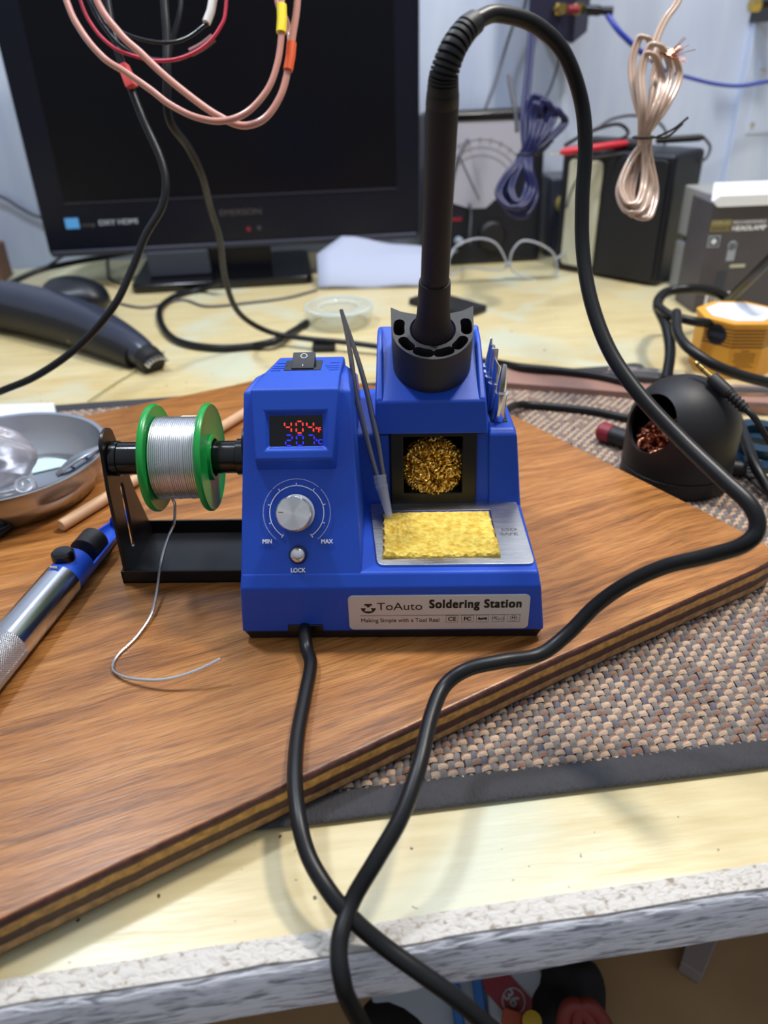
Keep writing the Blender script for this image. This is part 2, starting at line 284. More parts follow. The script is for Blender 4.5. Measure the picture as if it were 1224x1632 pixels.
# ---------------------------------------------------------------- geometry helpers
WM = {}
def frame(origin, z, x=None):
    z = Vector(z).normalized()
    if x is None: x = Vector((1, 0, 0)) if abs(z.x) < .9 else Vector((0, 1, 0))
    x = Vector(x); x = (x - z * x.dot(z)).normalized(); y = z.cross(x)
    m = Matrix((x, y, z)).transposed().to_4x4(); m.translation = Vector(origin); return m
def smooth(pts, n=8):
    P = [Vector(p) for p in pts]; out = []
    Q = [P[0] * 2 - P[1]] + P + [P[-1] * 2 - P[-2]]
    for i in range(1, len(Q) - 2):
        a, b, c, d = Q[i - 1:i + 3]
        for k in range(n):
            t = k / n
            out.append(.5 * ((2 * b) + (c - a) * t + (2 * a - 5 * b + 4 * c - d) * t * t + (3 * b - a - 3 * c + d) * t ** 3))
    out.append(P[-1]); return out
class M:
    def __init__(s): s.v = []; s.f = []; s.m = []; s.uv = None
    def add(s, vs, fs, mi=0):
        n = len(s.v); s.v += [Vector(v) for v in vs]; s.f += [tuple(i + n for i in f) for f in fs]; s.m += [mi] * len(fs); return s
    def box(s, lo, hi, F=None, mi=0):
        x0, y0, z0 = lo; x1, y1, z1 = hi
        vs = [(x0, y0, z0), (x1, y0, z0), (x1, y1, z0), (x0, y1, z0), (x0, y0, z1), (x1, y0, z1), (x1, y1, z1), (x0, y1, z1)]
        if F is not None: vs = [F @ Vector(v) for v in vs]
        return s.add(vs, [(0, 3, 2, 1), (4, 5, 6, 7), (0, 1, 5, 4), (1, 2, 6, 5), (2, 3, 7, 6), (3, 0, 4, 7)], mi)
    def hexa(s, b4, t4, mi=0): return s.add(list(b4) + list(t4), [(0, 3, 2, 1), (4, 5, 6, 7), (0, 1, 5, 4), (1, 2, 6, 5), (2, 3, 7, 6), (3, 0, 4, 7)], mi)
    def extr(s, poly, h0, h1, F=None, mi=0):       # poly xy in frame F, extruded along z
        n = len(poly); vs = [Vector((p[0], p[1], h)) for h in (h0, h1) for p in poly]
        if F is not None: vs = [F @ v for v in vs]
        return s.add(vs, [tuple(range(n))[::-1], tuple(range(n, 2 * n))] + [(i, (i + 1) % n, n + (i + 1) % n, n + i) for i in range(n)], mi)
    def prof(s, pts, mi=0):                         # pts: (y, z, x0, x1)
        n = len(pts); vs = [Vector((p[2], p[0], p[1])) for p in pts] + [Vector((p[3], p[0], p[1])) for p in pts]
        return s.add(vs, [tuple(range(n)), tuple(range(n, 2 * n))[::-1]] + [((i + 1) % n, i, n + i, n + (i + 1) % n) for i in range(n)], mi)
    def tube(s, pts, r, n=10, mi=0, cap=True, flat=1.0, up=None):
        P = [Vector(p) for p in pts]; K = len(P); rr = r if hasattr(r, '__len__') else [r] * K
        t = [(P[min(i + 1, K - 1)] - P[max(i - 1, 0)]).normalized() for i in range(K)]
        a = Vector(up) if up else (Vector((0, 0, 1)) if abs(t[0].z) < .9 else Vector((1, 0, 0)))
        vs = []
        for i in range(K):
            a = (a - t[i] * a.dot(t[i]))
            a = a.normalized() if a.length > 1e-9 else t[i].orthogonal().normalized()
            b = t[i].cross(a)
            for k in range(n):
                q = 2 * PI * k / n; vs.append(P[i] + (a * math.cos(q) * flat + b * math.sin(q)) * rr[i])
        fs = [(i * n + k, i * n + (k + 1) % n, (i + 1) * n + (k + 1) % n, (i + 1) * n + k) for i in range(K - 1) for k in range(n)]
        if cap: fs += [tuple(range(n))[::-1], tuple(range((K - 1) * n, K * n))]
        return s.add(vs, fs, mi)
    def lathe(s, prof, F, n=36, mi=0, cap=True, sx=1, sy=1):   # prof: (r, h)
        vs = [F @ Vector((r * math.cos(2 * PI * k / n) * sx, r * math.sin(2 * PI * k / n) * sy, h)) for r, h in prof for k in range(n)]
        K = len(prof); fs = [(i * n + k, i * n + (k + 1) % n, (i + 1) * n + (k + 1) % n, (i + 1) * n + k) for i in range(K - 1) for k in range(n)]
        if cap: fs += [tuple(range(n))[::-1], tuple(range((K - 1) * n, K * n))]
        return s.add(vs, fs, mi)
    def ring(s, F, R, r, n=32, m=8, mi=0, a0=0, a1=2 * PI):
        full = abs(a1 - a0 - 2 * PI) < 1e-6; K = n if full else n + 1
        vs = []
        for i in range(K):
            a = a0 + (a1 - a0) * i / n
            for k in range(m):
                q = 2 * PI * k / m; vs.append(F @ Vector(((R + r * math.cos(q)) * math.cos(a), (R + r * math.cos(q)) * math.sin(a), r * math.sin(q))))
        fs = [(i * m + k, ((i + 1) % K) * m + k, ((i + 1) % K) * m + (k + 1) % m, i * m + (k + 1) % m) for i in range(n) for k in range(m)]
        return s.add(vs, fs, mi)
    def build(s, name, mats, parent=None, bevel=0, seg=2, ang=35, flat=False, label=None, recalc=True, cuts=None, uv=None):
        me = bpy.data.meshes.new(name)
        off = Vector((0, 0, 0))
        if parent is None and s.v:
            xs = [v.x for v in s.v]; ys = [v.y for v in s.v]; zs = [v.z for v in s.v]
            off = Vector(((min(xs) + max(xs)) / 2, (min(ys) + max(ys)) / 2, min(zs)))
        me.from_pydata([v - off for v in s.v], [], s.f)
        mats = mats if isinstance(mats, (list, tuple)) else [mats]
        for m in mats: me.materials.append(m)
        me.polygons.foreach_set('material_index', s.m)
        if recalc:
            bm = bmesh.new(); bm.from_mesh(me); bmesh.ops.recalc_face_normals(bm, faces=bm.faces); bm.to_mesh(me); bm.free()
        o = bpy.data.objects.new(name, me); COL.objects.link(o); o.location = off
        wm = Matrix.Translation(off)
        if parent is not None:
            o.parent = parent; o.matrix_parent_inverse = WM[parent.name].inverted(); wm = Matrix.Identity(4)
        WM[o.name] = wm
        if cuts:
            cs = []
            for c in cuts:
                if len(mats) < 2: c.m = [0] * len(c.m)
                k = M(); k.add([v - off for v in c.v], c.f, 0); k.m = list(c.m)
                km = bpy.data.meshes.new('c'); km.from_pydata(k.v, [], k.f)
                for m in mats: km.materials.append(m)
                km.polygons.foreach_set('material_index', k.m)
                bm = bmesh.new(); bm.from_mesh(km); bmesh.ops.recalc_face_normals(bm, faces=bm.faces); bm.to_mesh(km); bm.free()
                ko = bpy.data.objects.new('c', km); COL.objects.link(ko); ko.matrix_world = o.parent and Matrix.Identity(4) or wm
                md = o.modifiers.new('b', 'BOOLEAN'); md.operation = 'DIFFERENCE'; md.object = ko; md.solver = 'EXACT'; cs.append(ko)
            bpy.context.view_layer.update()
            dg = bpy.context.evaluated_depsgraph_get()
            nm = bpy.data.meshes.new_from_object(o.evaluated_get(dg)); o.modifiers.clear(); o.data = nm; nm.name = name; me = nm
            for k in cs: bpy.data.objects.remove(k)
        if not flat:
            me.polygons.foreach_set('use_smooth', [True] * len(me.polygons)); me.set_sharp_from_angle(angle=math.radians(ang))
        if bevel:
            b = o.modifiers.new('bevel', 'BEVEL'); b.width = bevel; b.segments = seg; b.limit_method = 'ANGLE'; b.angle_limit = math.radians(28); b.harden_normals = True
        if label: o['label'] = label
        return o
def top(o, label, cat, group=None, kind=None):
    o['label'] = label; o['category'] = cat
    if group: o['group'] = group
    if kind: o['kind'] = kind
    return o
def empty(name, loc, label, cat, group=None):
    o = bpy.data.objects.new(name, None); COL.objects.link(o); o.location = loc; o.empty_display_size = .02
    WM[o.name] = Matrix.Translation(Vector(loc)); return top(o, label, cat, group)
def struct(o): o['kind'] = 'structure'; return o
def text(s, name, mats, parent, F, h, ax='LEFT', sx=1.0, bold=0.0, ext=.0001, space=1.0, shear=0):
    """flat raised lettering; F maps x (reading direction), y (up), z (outward)"""
    c = bpy.data.curves.new('t', 'FONT'); c.body = s; c.size = h / .70; c.align_x = ax; c.extrude = ext; c.offset = 0; c.space_character = space; c.shear = shear
    o = bpy.data.objects.new('t', c); COL.objects.link(o); bpy.context.view_layer.update()
    me = bpy.data.meshes.new_from_object(o.evaluated_get(bpy.context.evaluated_depsgraph_get())); bpy.data.objects.remove(o)
    if bold > 0:
        bm = bmesh.new()
        for k, (dx, dy) in enumerate(((0, 0), (-1, -.6), (1, -.6), (-1, .6), (1, .6))):
            cp_ = me.copy(); cp_.transform(Matrix.Translation((dx * bold, dy * bold, -k * .000006))); bm.from_mesh(cp_); bpy.data.meshes.remove(cp_)
        bm.to_mesh(me); bm.free()
    T = F @ Matrix.Diagonal((sx, 1, 1, 1)); me.transform(T); me.materials.clear(); me.materials.append(mats)
    r = bpy.data.objects.new(name, me); COL.objects.link(r); r.parent = parent; r.matrix_parent_inverse = WM[parent.name].inverted(); WM[r.name] = Matrix.Identity(4)
    return r
def rrect(x0, y0, x1, y1, r, n=5):
    out = []
    for cx, cy, a in ((x1 - r, y0 + r, -90), (x1 - r, y1 - r, 0), (x0 + r, y1 - r, 90), (x0 + r, y0 + r, 180)):
        for k in range(n + 1):
            q = math.radians(a + 90 * k / n); out.append((cx + r * math.cos(q), cy + r * math.sin(q)))
    return out
FB = Matrix.Rotation(TH, 4, 'Z')          # bench frame to world
ZB, ZM = -0.022, -0.019                   # bench surface, mat surface

# ---------------------------------------------------------------- setting
m = M().box((-1.6, .97, -.9), (1.9, 1.02, 1.6), FB); struct(m.build('wall_back', WALLM, flat=True))
m = M().box((.672, .955, -.9), (1.9, .972, 1.6), FB); struct(m.build('trim_1', WALLM, bevel=.003))
m = M().box((-1.5, -.9, -.82), (1.7, 1.0, -.80), FB); struct(m.build('floor', DIRTB, flat=True))
# workbench
wb = empty('workbench', B(0, .4, -.8), 'pale varnished wooden workbench with chipped white front lip and grey timber edge', 'workbench')
vf = lambda u: .0145 * (u + .16)
M().hexa([B(-1.2, -.137 + vf(-1.2), ZB - .02), B(1.4, -.137 + vf(1.4), ZB - .02), B(1.4, .968, ZB - .02), B(-1.2, .968, ZB - .02)], [B(-1.2, -.137 + vf(-1.2), ZB), B(1.4, -.137 + vf(1.4), ZB), B(1.4, .968, ZB), B(-1.2, .968, ZB)]).build('bench_top', BENCH, wb, flat=True)
m = M(); NN = 160                          # ragged front lip and fascia
us = np.linspace(-.9, 1.0, NN + 1)
def wob(u, s, a): return .38 * a * (math.sin(u * 57 * s) + .6 * math.sin(u * 131 * s + 1) + .4 * math.sin(u * 293 * s + 2))
vs = []; fs = []
for i, u in enumerate(us):
    w1 = wob(u, 1, .0006); w2 = wob(u, 1.3, .0009); w3 = wob(u + 3, .8, .0018)
    w1 += vf(u); w2 += vf(u)
    vs += [B(u, -.1372 + w1, ZB - .02), B(u, -.1372 + w1, ZB + .0008), B(u, -.1462 + w2, ZB - .0006), B(u, -.1462 + w2, ZB - .02)]
for i in range(NN):
    a = i * 4; b = a + 4; fs += [(a + k, a + (k + 1) % 4, b + (k + 1) % 4, b + k) for k in range(4)]
m.add(vs, fs).build('front_lip', CHIP, wb, ang=50, label='chipped white painted front lip')
m = M(); vs = []; fs = []
for i, u in enumerate(us):
    w3 = wob(u + 3, .8, .0011); w2 = wob(u, 1.3, .0009) + vf(u)
    vs += [B(u, -.130, ZB - .0205), B(u, -.1468 + w2, ZB - .0015), B(u, -.1492 + w2, ZB - .004), B(u, -.1494 + vf(u), ZB - .028 + w3), B(u, -.125, ZB - .030 + w3)]
for i in range(NN):
    a = i * 5; b = a + 5; fs += [(a + k, a + (k + 1) % 5, b + (k + 1) % 5, b + k) for k in range(5)]
m.add(vs, fs).build('fascia', FASC, wb, ang=50, label='cracked grey-white timber fascia')
for u in (-.8, 1.2):
    for v in (-.08, .88): M().box((u - .04, v - .04, -.8), (u + .04, v + .04, ZB - .02), FB).build('leg', DOWEL, wb)
M().box((-.95, -.10, -.40), (1.25, .9, -.385), FB).build('lower_shelf', DIRTB, wb, label='stained brown plywood lower shelf')

# woven mat: every over-strand of the plain weave is a raised patch
mt = empty('woven_mat', B(-.1, .15, ZB), 'grey and tan coarse woven mat with dark grey cloth binding, lying under the wooden board', 'mat')
U0, U1, V0, V1 = -.42, .305, -.0893, .400; bw = .0155
M().box((U0 + .004, V0 + .004, ZB), (U1 - .004, V1 - .004, ZB + .0012), FB).build('mat_backing', DARKG, mt, flat=True)
m = M(); pu, pv = .0040, .0042
nu = int((U1 - U0 - .03) / pu); nv = int((V1 - V0 - .024) / pv)
base = len(m.v)
for j in range(nv):
    for i in range(nu):
        u = U0 + .015 + (i + .5) * pu; v = V0 + .012 + (j + .5) * pv
        if -.38 < u < .12 and u * .62 + .03 < v - .01 < .30 and v < .30 and u < .11 and v > .02: continue   # under the board
        ju, jv, jz = rng.normal(0, .00018), rng.normal(0, .00018), rng.uniform(0, .0003)
        weft = (i + j) % 2 == 0
        lu, lv = (pu * .70, pv * .42) if weft else (pu * .40, pv * .70)
        sk = rng.normal(.0002, .0002)
        r = rng.random()
        if weft: k1, k2 = (1, 2) if r < .62 else ((1, 1) if r < .8 else (2, 0))
        else: k1 = k2 = 0 if r < .84 else 3
        vs = []
        NA = 4
        for a in range(NA + 1):
            t = a / NA * 2 - 1; arch = (1 - abs(t * .97) ** 3) ** .6
            for b in (-1, -.55, 0, .55, 1):
                e = 1 - .5 * b * b
                if weft: q = (u + t * lu + ju, v + b * lv + jv + t * sk, ZB + .0004 + .0026 * arch * e + jz)
                else: q = (u + b * lu + ju + t * sk, v + t * lv + jv, ZB + .0004 + .0027 * arch * e + jz)
                vs.append(FB @ Vector(q))
        n0 = len(m.v); m.v += vs
        for a in range(NA):
            for b in range(4):
                m.f.append((n0 + a * 5 + b, n0 + a * 5 + b + 1, n0 + a * 5 + b + 6, n0 + a * 5 + b + 5)); m.m.append(k1 if b < 2 else k2)
m.build('weave', [W1, W2, W3, W4], mt, ang=80, recalc=False)
m = M()
def bind(a, b, c, d):
    m.tube([FB @ Vector((a, b, ZB + .0022)), FB @ Vector((c, d, ZB + .0022))], bw / 2, 20, flat=.2, up=(0, 0, 1))
bind(U0, V0 + bw / 2, U1, V0 + bw / 2); bind(U0, V1 - bw / 2, U1, V1 - bw / 2); bind(U0 + bw / 2, V0, U0 + bw / 2, V1); bind(U1 - bw / 2, V0, U1 - bw / 2, V1)
m.build('binding', BINDM, mt, ang=60, label='dark grey cloth binding strip')

# plywood board
tp = [onz(-160, 1548), onz(0, 1468), onz(466, 1247), onz(860, 1062), onz(1120, 945)]
cr1 = onz(1224, 895) ; rt = onz(1250, 872); r2 = onz(1224, 858)
back = [onz(815, 655), onz(800, 652), onz(780, 650)]
bd = [tp[0], tp[1], tp[2], tp[3], tp[4], onz(1205, 908), onz(1232, 893), onz(1236, 882), onz(1222, 866), onz(1120, 812), onz(940, 722), onz(822, 662), onz(800, 652), onz(760, 640), onz(560, 608), onz(400, 606), onz(372, 613), onz(150, 658), onz(-80, 700), onz(-200, 760), onz(-260, 1000)]
poly = [(p.x, p.y) for p in bd]
m = M().extr(poly, -.019, 0)
m.m = [1] * len(m.f); m.m[1] = 0
o = m.build('plywood_board', [WOOD, PLY], bevel=.0022, seg=3, ang=25)
for p_ in o.data.polygons: p_.material_index = 0 if p_.normal.z > .9 else 1
top(o, 'large brown plywood board with striped edge, lying at an angle under the blue soldering station', 'board')

# ---------------------------------------------------------------- soldering station
st = empty('soldering_station', (0, .06, 0), 'blue soldering station with temperature display, silver knob and name plate, standing on the wooden board', 'soldering station')
PA = Vector((0, .0005, .0335)); PU = Vector((0, math.sin(math.radians(30)), math.cos(math.radians(30)))); PN = Vector((0, -PU.z, PU.y))
PF = Matrix((Vector((1, 0, 0)), PU, PN)).transposed().to_4x4(); PF.translation = PA    # panel frame x, s, h
def onp(px, py, h=0.0):
    r = ray(px, py); o_ = PA + PN * h; p = CAM + r * ((o_ - CAM).dot(PN) / r.dot(PN)); q = PF.inverted() @ p; return q.x, q.y
m = M()
# lower slab across the width
m.prof([(0, .0058, -.0786, .0770), (0, .0335, -.0765, .0738), (.0044, .0402, -.0760, .0722), (.135, .0402, -.074, .0712), (.138, .0058, -.0776, .0762)])
# tall left block with leaning front panel and narrowed shoulders
m.prof([(.0012, .0345, -.0764, -.0150), (.052, .1175, -.0742, -.0196), (.062, .1215, -.0690, -.0210), (.082, .1195, -.0605, -.0235), (.125, .098, -.064, -.0205), (.135, .0345, -.072, -.0165)])
# low wall between block and tray, centre block, right pillar
m.prof([(.070, .036, -.021, -.0012), (.0765, .0805, -.021, -.0012), (.080, .0822, -.021, -.0012), (.140, .0822, -.021, -.0012), (.140, .036, -.021, -.0012)])
m.prof([(.070, .036, .0455, .070), (.0775, .081, .0455, .068), (.081, .0826, .0455, .066), (.136, .0826, .0455, .064), (.136, .036, .0455, .069)])
m.prof([(.066, .036, .0535, .0722), (.0705, .0455, .0535, .0715), (.0745, .081, .0525, .0685), (.078, .0836, .0530, .0668), (.136, .0836, .0530, .0655), (.136, .036, .0535, .0700)])
m.prof([(.112, .036, -.003, .048), (.112, .083, -.003, .048), (.138, .083, -.003, .048), (.138, .036, -.003, .048)])
# upper box under the iron holder and its side walls
m.prof([(.0735, .0822, -.0098, .0525), (.0770, .1003, -.0088, .0508), (.130, .1250, -.0076, .0500), (.136, .0822, -.0090, .0520)])
m.prof([(.0738, .0822, -.0096, -.0026), (.0775, .1010, -.0088, -.0044), (.113, .1245, -.0080, -.0052), (.119, .1262, -.0080, -.0052), (.128, .1250, -.0078, -.0050), (.136, .0822, -.0090, -.0026)])
m.prof([(.0738, .0822, .0452, .0524), (.0775, .1010, .0466, .0508), (.113, .1225, .0470, .0500), (.119, .1240, .0470, .0500), (.128, .1230, .0466, .0498), (.136, .0822, .0452, .0520)])
HB = (m,)
cutm = M().box((-.0535, -.004, .002), (-.0365, .010, .0095))         # cable slot
hs = m.build('housing', BLUE, st, bevel=.0016, seg=3, ang=40, label='blue moulded plastic housing')
M().box((-.0545, -.0008, .0050), (-.0365, .002, .0108)).build('cable_outlet', BLKG, st, bevel=.0004)
M().prof([(.0022, 0, -.0750, .0740), (.0008, .0060, -.0776, .0762), (.134, .0060, -.0765, .0755), (.132, 0, -.0745, .0735)]).build('base_plate', BLK, st, bevel=.0005, label='black base plate')
# display hood with boolean window
x0, sB = onp(408, 752); x1, _ = onp(537, 749)
def pp(x, s, h): return PF @ Vector((x, s, h))
a_ = pp(0, sB, -.003); b_ = pp(0, sB + .006, .0055)
xf0, s2 = onp(407, 733, .0055); xf1, s3 = onp(533, 619, .0055)
b_ = pp(0, s2, .0055); c_ = pp(0, s3, .0055)
m = M().prof([(a_.y, a_.z, x0, x1), (b_.y, b_.z, x0 + .0006, x1 - .0016), (c_.y, c_.z, -.0690, -.0252), (.0600, .1238, -.0640, -.0252), (.0835, .1238, -.0590, -.0245), (.0890, .1180, -.0590, -.0245), (.080, .085, -.0630, -.0252), (.05, .085, -.0655, -.0262)])
wx0, ws0 = onp(422, 719, .0055); wx1, ws1 = onp(524, 653, .0055)
gx0, gs0 = onp(429, 712, .0035); gx1, gs1 = onp(514, 661, .0035)
cut = M().hexa([pp(gx0, gs0, .0030), pp(gx1, gs0, .0030), pp(gx1, gs1, .0030), pp(gx0, gs1, .0030)], [pp(wx0 - .0002, ws0, .0060), pp(wx1 + .0002, ws0, .0060), pp(wx1 + .0002, ws1, .0060), pp(wx0 - .0002, ws1, .0060)])
hood = m.build('display_hood', BLUE, st, bevel=.0011, seg=2, cuts=[cut])
scr = M().extr([(gx0 + .0002, gs0 + .0002), (gx1 - .0002, gs0 + .0002), (gx1 - .0002, gs1 - .0002), (gx0 + .0002, gs1 - .0002)], .0026, .0034, PF).build('display_screen', SCRN, st, flat=True, label='black display window')
# seven segment digits, broken into short lozenges like the display
SEG = {'4': 'fgbc', '0': 'abcdef', '2': 'abged', '7': 'abc'}
def digit(m, ch, x, s, w, h):
    t = h * .06; hw, hh = w / 2, h / 2; sl = .06
    P = {'a': ((-hw, h), (hw, h)), 'g': ((-hw, hh), (hw, hh)), 'd': ((-hw, 0), (hw, 0)), 'f': ((-hw, hh), (-hw, h)), 'b': ((hw, hh), (hw, h)), 'e': ((-hw, 0), (-hw, hh)), 'c': ((hw, 0), (hw, hh))}
    for k in SEG[ch]:
        (ax, ay), (bx_, by_) = P[k]; dx, dy = bx_ - ax, by_ - ay; L = math.hypot(dx, dy); ux, uy = dx / L, dy / L; px_, py_ = -uy, ux; g = t * 1.5
        q = [(ax + ux * g, ay + uy * g), (ax + ux * (g + t) + px_ * t, ay + uy * (g + t) + py_ * t), (bx_ - ux * (g + t) + px_ * t, by_ - uy * (g + t) + py_ * t), (bx_ - ux * g, by_ - uy * g), (bx_ - ux * (g + t) - px_ * t, by_ - uy * (g + t) - py_ * t), (ax + ux * (g + t) - px_ * t, ay + uy * (g + t) - py_ * t)]
        m.extr([(x + a, s + b) for a, b in q], .0034, .00350, PF)
for row, (chars, cols, y0, y1, mt_, nm) in enumerate((('404', (459, 477.5, 494.5), 690, 671.5, REDLED, 'red'), ('207', (460.5, 478, 495.5), 710, 693.5, BLULED, 'blue'))):
    m = M()
    for ch, cx in zip(chars, cols):
        xa, sa = onp(cx, y0, .0035); xb, sb = onp(cx, y1, .0035); digit(m, ch, xa, sa, .0036 * .9, sb - sa)
    m.build('temperature_digits', mt_, scr, flat=True, label='%s lit digits reading %s' % (nm, chars))
    xa, sa = onp(502.5, y0 - 1 if row == 0 else y0 - 2, .0035); F = PF @ Matrix.Translation((xa, sa, .0035))
    text('°F' if row == 0 else '°C', 'unit_sign', mt_, scr, F, .0024, bold=.00008, sx=.95)
# dial printing, knob, lock button
kx, ks = onp(473, 817); lx, ls = onp(475, 884)
m = M()
def arc(R, w, a0, a1, n=40):
    for i in range(n):
        q0 = a0 + (a1 - a0) * i / n; q1 = a0 + (a1 - a0) * (i + 1) / n
        m.extr([(kx + (R - w) * math.cos(q0), ks + (R - w) * math.sin(q0)), (kx + (R + w) * math.cos(q0), ks + (R + w) * math.sin(q0)), (kx + (R + w) * math.cos(q1), ks + (R + w) * math.sin(q1)), (kx + (R - w) * math.cos(q1), ks + (R - w) * math.sin(q1))], -.0002, .00016, PF)
A0, A1 = math.radians(-58), math.radians(238); R1, R2 = .0135, .0168
for k in range(8):
    arc(R1, .00019, A0 + (A1 - A0) * k / 8 + .02, A0 + (A1 - A0) * (k + 1) / 8 - .02, 8)
for k in range(9):
    if k in (0, 8): a = A0 if k == 0 else A1
    else: a = A0 + (A1 - A0) * k / 8
    c, s_ = math.cos(a), math.sin(a); px_, py_ = -s_ * .00019, c * .00019; r0, r1 = (R1 - .0008, R1 + .0012) if k in (0, 8) else (R1, R1 + .0014)
    m.extr([(kx + r0 * c - px_, ks + r0 * s_ - py_), (kx + r1 * c - px_, ks + r1 * s_ - py_), (kx + r1 * c + px_, ks + r1 * s_ + py_), (kx + r0 * c + px_, ks + r0 * s_ + py_)], -.0002, .00016, PF)
nd = 118
for k in range(nd):
    a = math.radians(-52) + (A1 - math.radians(6) - math.radians(-52)) * k / nd
    if k in (40, 41, 78): continue
    arc(R2, .00014, a, a + .022, 1)
m.build('dial_scale', WHITEP, st, flat=True, label='white printed dial ring with ticks')
for s_, px, py in (('MIN', 426, 866), ('MAX', 521, 866), ('LOCK', 475, 912)):
    xa, sa = onp(px, py); text(s_, 'dial_lettering', WHITEP, st, PF @ Matrix.Translation((xa, sa, .0001)), .0021, 'CENTER', bold=.00010, sx=.92)
m = M().lathe([(.0003, 0)] and [(.0090, 0), (.0092, .0012), (.0092, .0020), (.0084, .0024), (.0084, .0095), (.0086, .0102), (.0086, .0118), (.0080, .0126)], PF @ Matrix.Translation((kx, ks, 0)), 72)
kn = m.build('control_knob', ALU, st, ang=30, label='silver aluminium knob')
me = bpy.data.meshes.new('knob_face'); bm = bmesh.new(); bmesh.ops.create_circle(bm, cap_ends=True, cap_tris=True, radius=.0079, segments=72); bm.to_mesh(me); bm.free(); me.materials.append(KNOB)
kf = bpy.data.objects.new('knob_face', me); COL.objects.link(kf); kf.parent = kn; kf.matrix_parent_inverse = Matrix.Identity(4); kf.matrix_world = PF @ Matrix.Translation((kx, ks, .01268)); WM[kf.name] = kf.matrix_world
M().extr([(kx - .0072, ks + .00055), (kx - .0048, ks + .0004), (kx - .0048, ks + .0007), (kx - .0072, ks + .00085)], .0126, .01276, PF).build('pointer_mark', BLACKP, kn, flat=True)
M().lathe([(.0046, 0), (.0046, .0006), (.0040, .0009)], PF @ Matrix.Translation((lx, ls, 0)), 36).build('button_collar', BLKG, st)
m = M().lathe([(.0039, 0)] + [(.0039 * math.cos(a), .0014 + .0026 * math.sin(a)) for a in np.linspace(0, 1.5, 9)], PF @ Matrix.Translation((lx, ls, 0)), 36); m.build('lock_button', CHROME, st, label='chrome domed lock button')
# rocker switch on the hood top
rc = onz(484, 582, .1238)
sw = M().box((rc.x - .0095, rc.y - .0075, .1232), (rc.x + .0095, rc.y + .0065, .1241)).build('switch_frame', BLKG, st, bevel=.0003)
m = M().prof([(rc.y - .0060, .1236, rc.x - .0058, rc.x + .0058), (rc.y - .0060, .1246, rc.x - .0058, rc.x + .0058), (rc.y, .1256, rc.x - .0058, rc.x + .0058), (rc.y + .0068, .1285, rc.x - .0058, rc.x + .0058), (rc.y + .0068, .1236, rc.x - .0058, rc.x + .0058)])
rk = m.build('rocker_switch', BLK, st, bevel=.0004, label='black rocker power switch')
sl = math.atan2(.0029, .0068); FR = Matrix.Translation((rc.x, rc.y + .0040, .12735)) @ Matrix.Rotation(sl, 4, 'X')
m = M().ring(FR, .0016, .0002, 24, 6); m.build('off_mark', WHITEP, rk)
M().box((rc.x - .00015, rc.y - .0045, .12485), (rc.x + .00015, rc.y - .0028, .12530)).build('on_mark', WHITEP, rk)
# ventilation ridges
m = M()
for k, (y, w) in enumerate([(.0640, .0050), (.0668, .0062), (.0696, .0072), (.0740, .0050)]):
    for xa in (-.0610 + (y - .064) * .2, -.0285 - w + .002):
        m.box((xa, y, .1235), (xa + w, y + .0006, .1241))
for k in range(5):
    y = .0565 + k * .0048; z = .1192 + (.0035 if y > .062 else (y - .0565) * .4) - max(0, y - .062) * .1
m.build('vent_ridges', BLUE, st, bevel=.0001, seg=1)
# brushed tray plate, name plate
q = [onz(601, 901, .0412), onz(853, 899, .0412), onz(822, 797, .0412), onz(589, 803, .0412)]
def rpoly(pts, r, n=5):
    out = []; K = len(pts)
    for i in range(K):
        p, a, b = Vector(pts[i]), Vector(pts[i - 1]), Vector(pts[(i + 1) % K])
        d0 = (a - p).normalized() * r; d1 = (b - p).normalized() * r
        for k in range(n + 1):
            t = k / n; out.append((p + d0) * (1 - t) ** 2 + p * 2 * t * (1 - t) + (p + d1) * t * t)
    return out
pl = rpoly([(p.x, p.y) for p in q], .0042)
sq = [onz(611, 884, .0415), onz(797, 883, .0415), onz(781, 812, .0415), onz(610, 815, .0415)]
cut = M().extr([(p.x, p.y) for p in sq], .038, .044)
tray = M().extr(pl, .0400, .0416).build('tray_plate', STEEL, st, bevel=.0003, cuts=[cut], label='brushed steel sponge plate')
for s_, px, py, sx in (('ESD', 811, 843, 1.45), ('SAFE', 811, 850, 1.3)):
    p = onz(px, py, .0417); text(s_, 'plate_lettering', GREYP, tray, Matrix.Translation((p.x, p.y - .0015, .0416)), .0024, 'CENTER', sx=sx, bold=.0001, ext=.00005)
def onf(px, py):
    p = ony(px, py, -.0006); return p.x, p.z
n0 = onf(556, 1003); n1 = onf(847, 947)
FF = Matrix(((1, 0, 0, 0), (0, 0, -1, 0), (0, 1, 0, 0), (0, 0, 0, 1)))       # x, z up, outward = -Y
xa, za = onf(557, 1001); xb, zb = onf(846, 948)
zlo, zhi = .0078, .0296
npl = M().extr(rrect(xa, zlo, xb, zhi, .0026), -.0002, .0009, FF).build('name_plate', PLATE, st, bevel=.0003, label='brushed silver name plate')
def FT(px, py, off=.00092):
    p = ony(px, py, -.001); return FF @ Matrix.Translation((p.x, p.z, off))
def fitw(s_, px0, px1, py, h, **kw):
    """lettering stretched to span two measured points"""
    o = text(s_, 'plate_lettering', BLACKP, npl, FT(px0, py), h, 'LEFT', **kw)
    xs = [v.co.x for v in o.data.vertices]; p0 = ony(px0, py, -.001).x; p1 = ony(px1, py, -.001).x; sc = (p1 - p0) / (max(xs) - min(xs)); mn = min(xs)
    for v in o.data.vertices: v.co.x = p0 + (v.co.x - mn) * sc
    return o
fitw('ToAuto', 601, 673, 972.5, .0047, bold=-.00002)
fitw('Soldering Station', 684, 831, 969, .0051, bold=.00034, space=1.14)
fitw('Making Simple with a Tool Real', 576, 700, 992, .0025, bold=.00001)
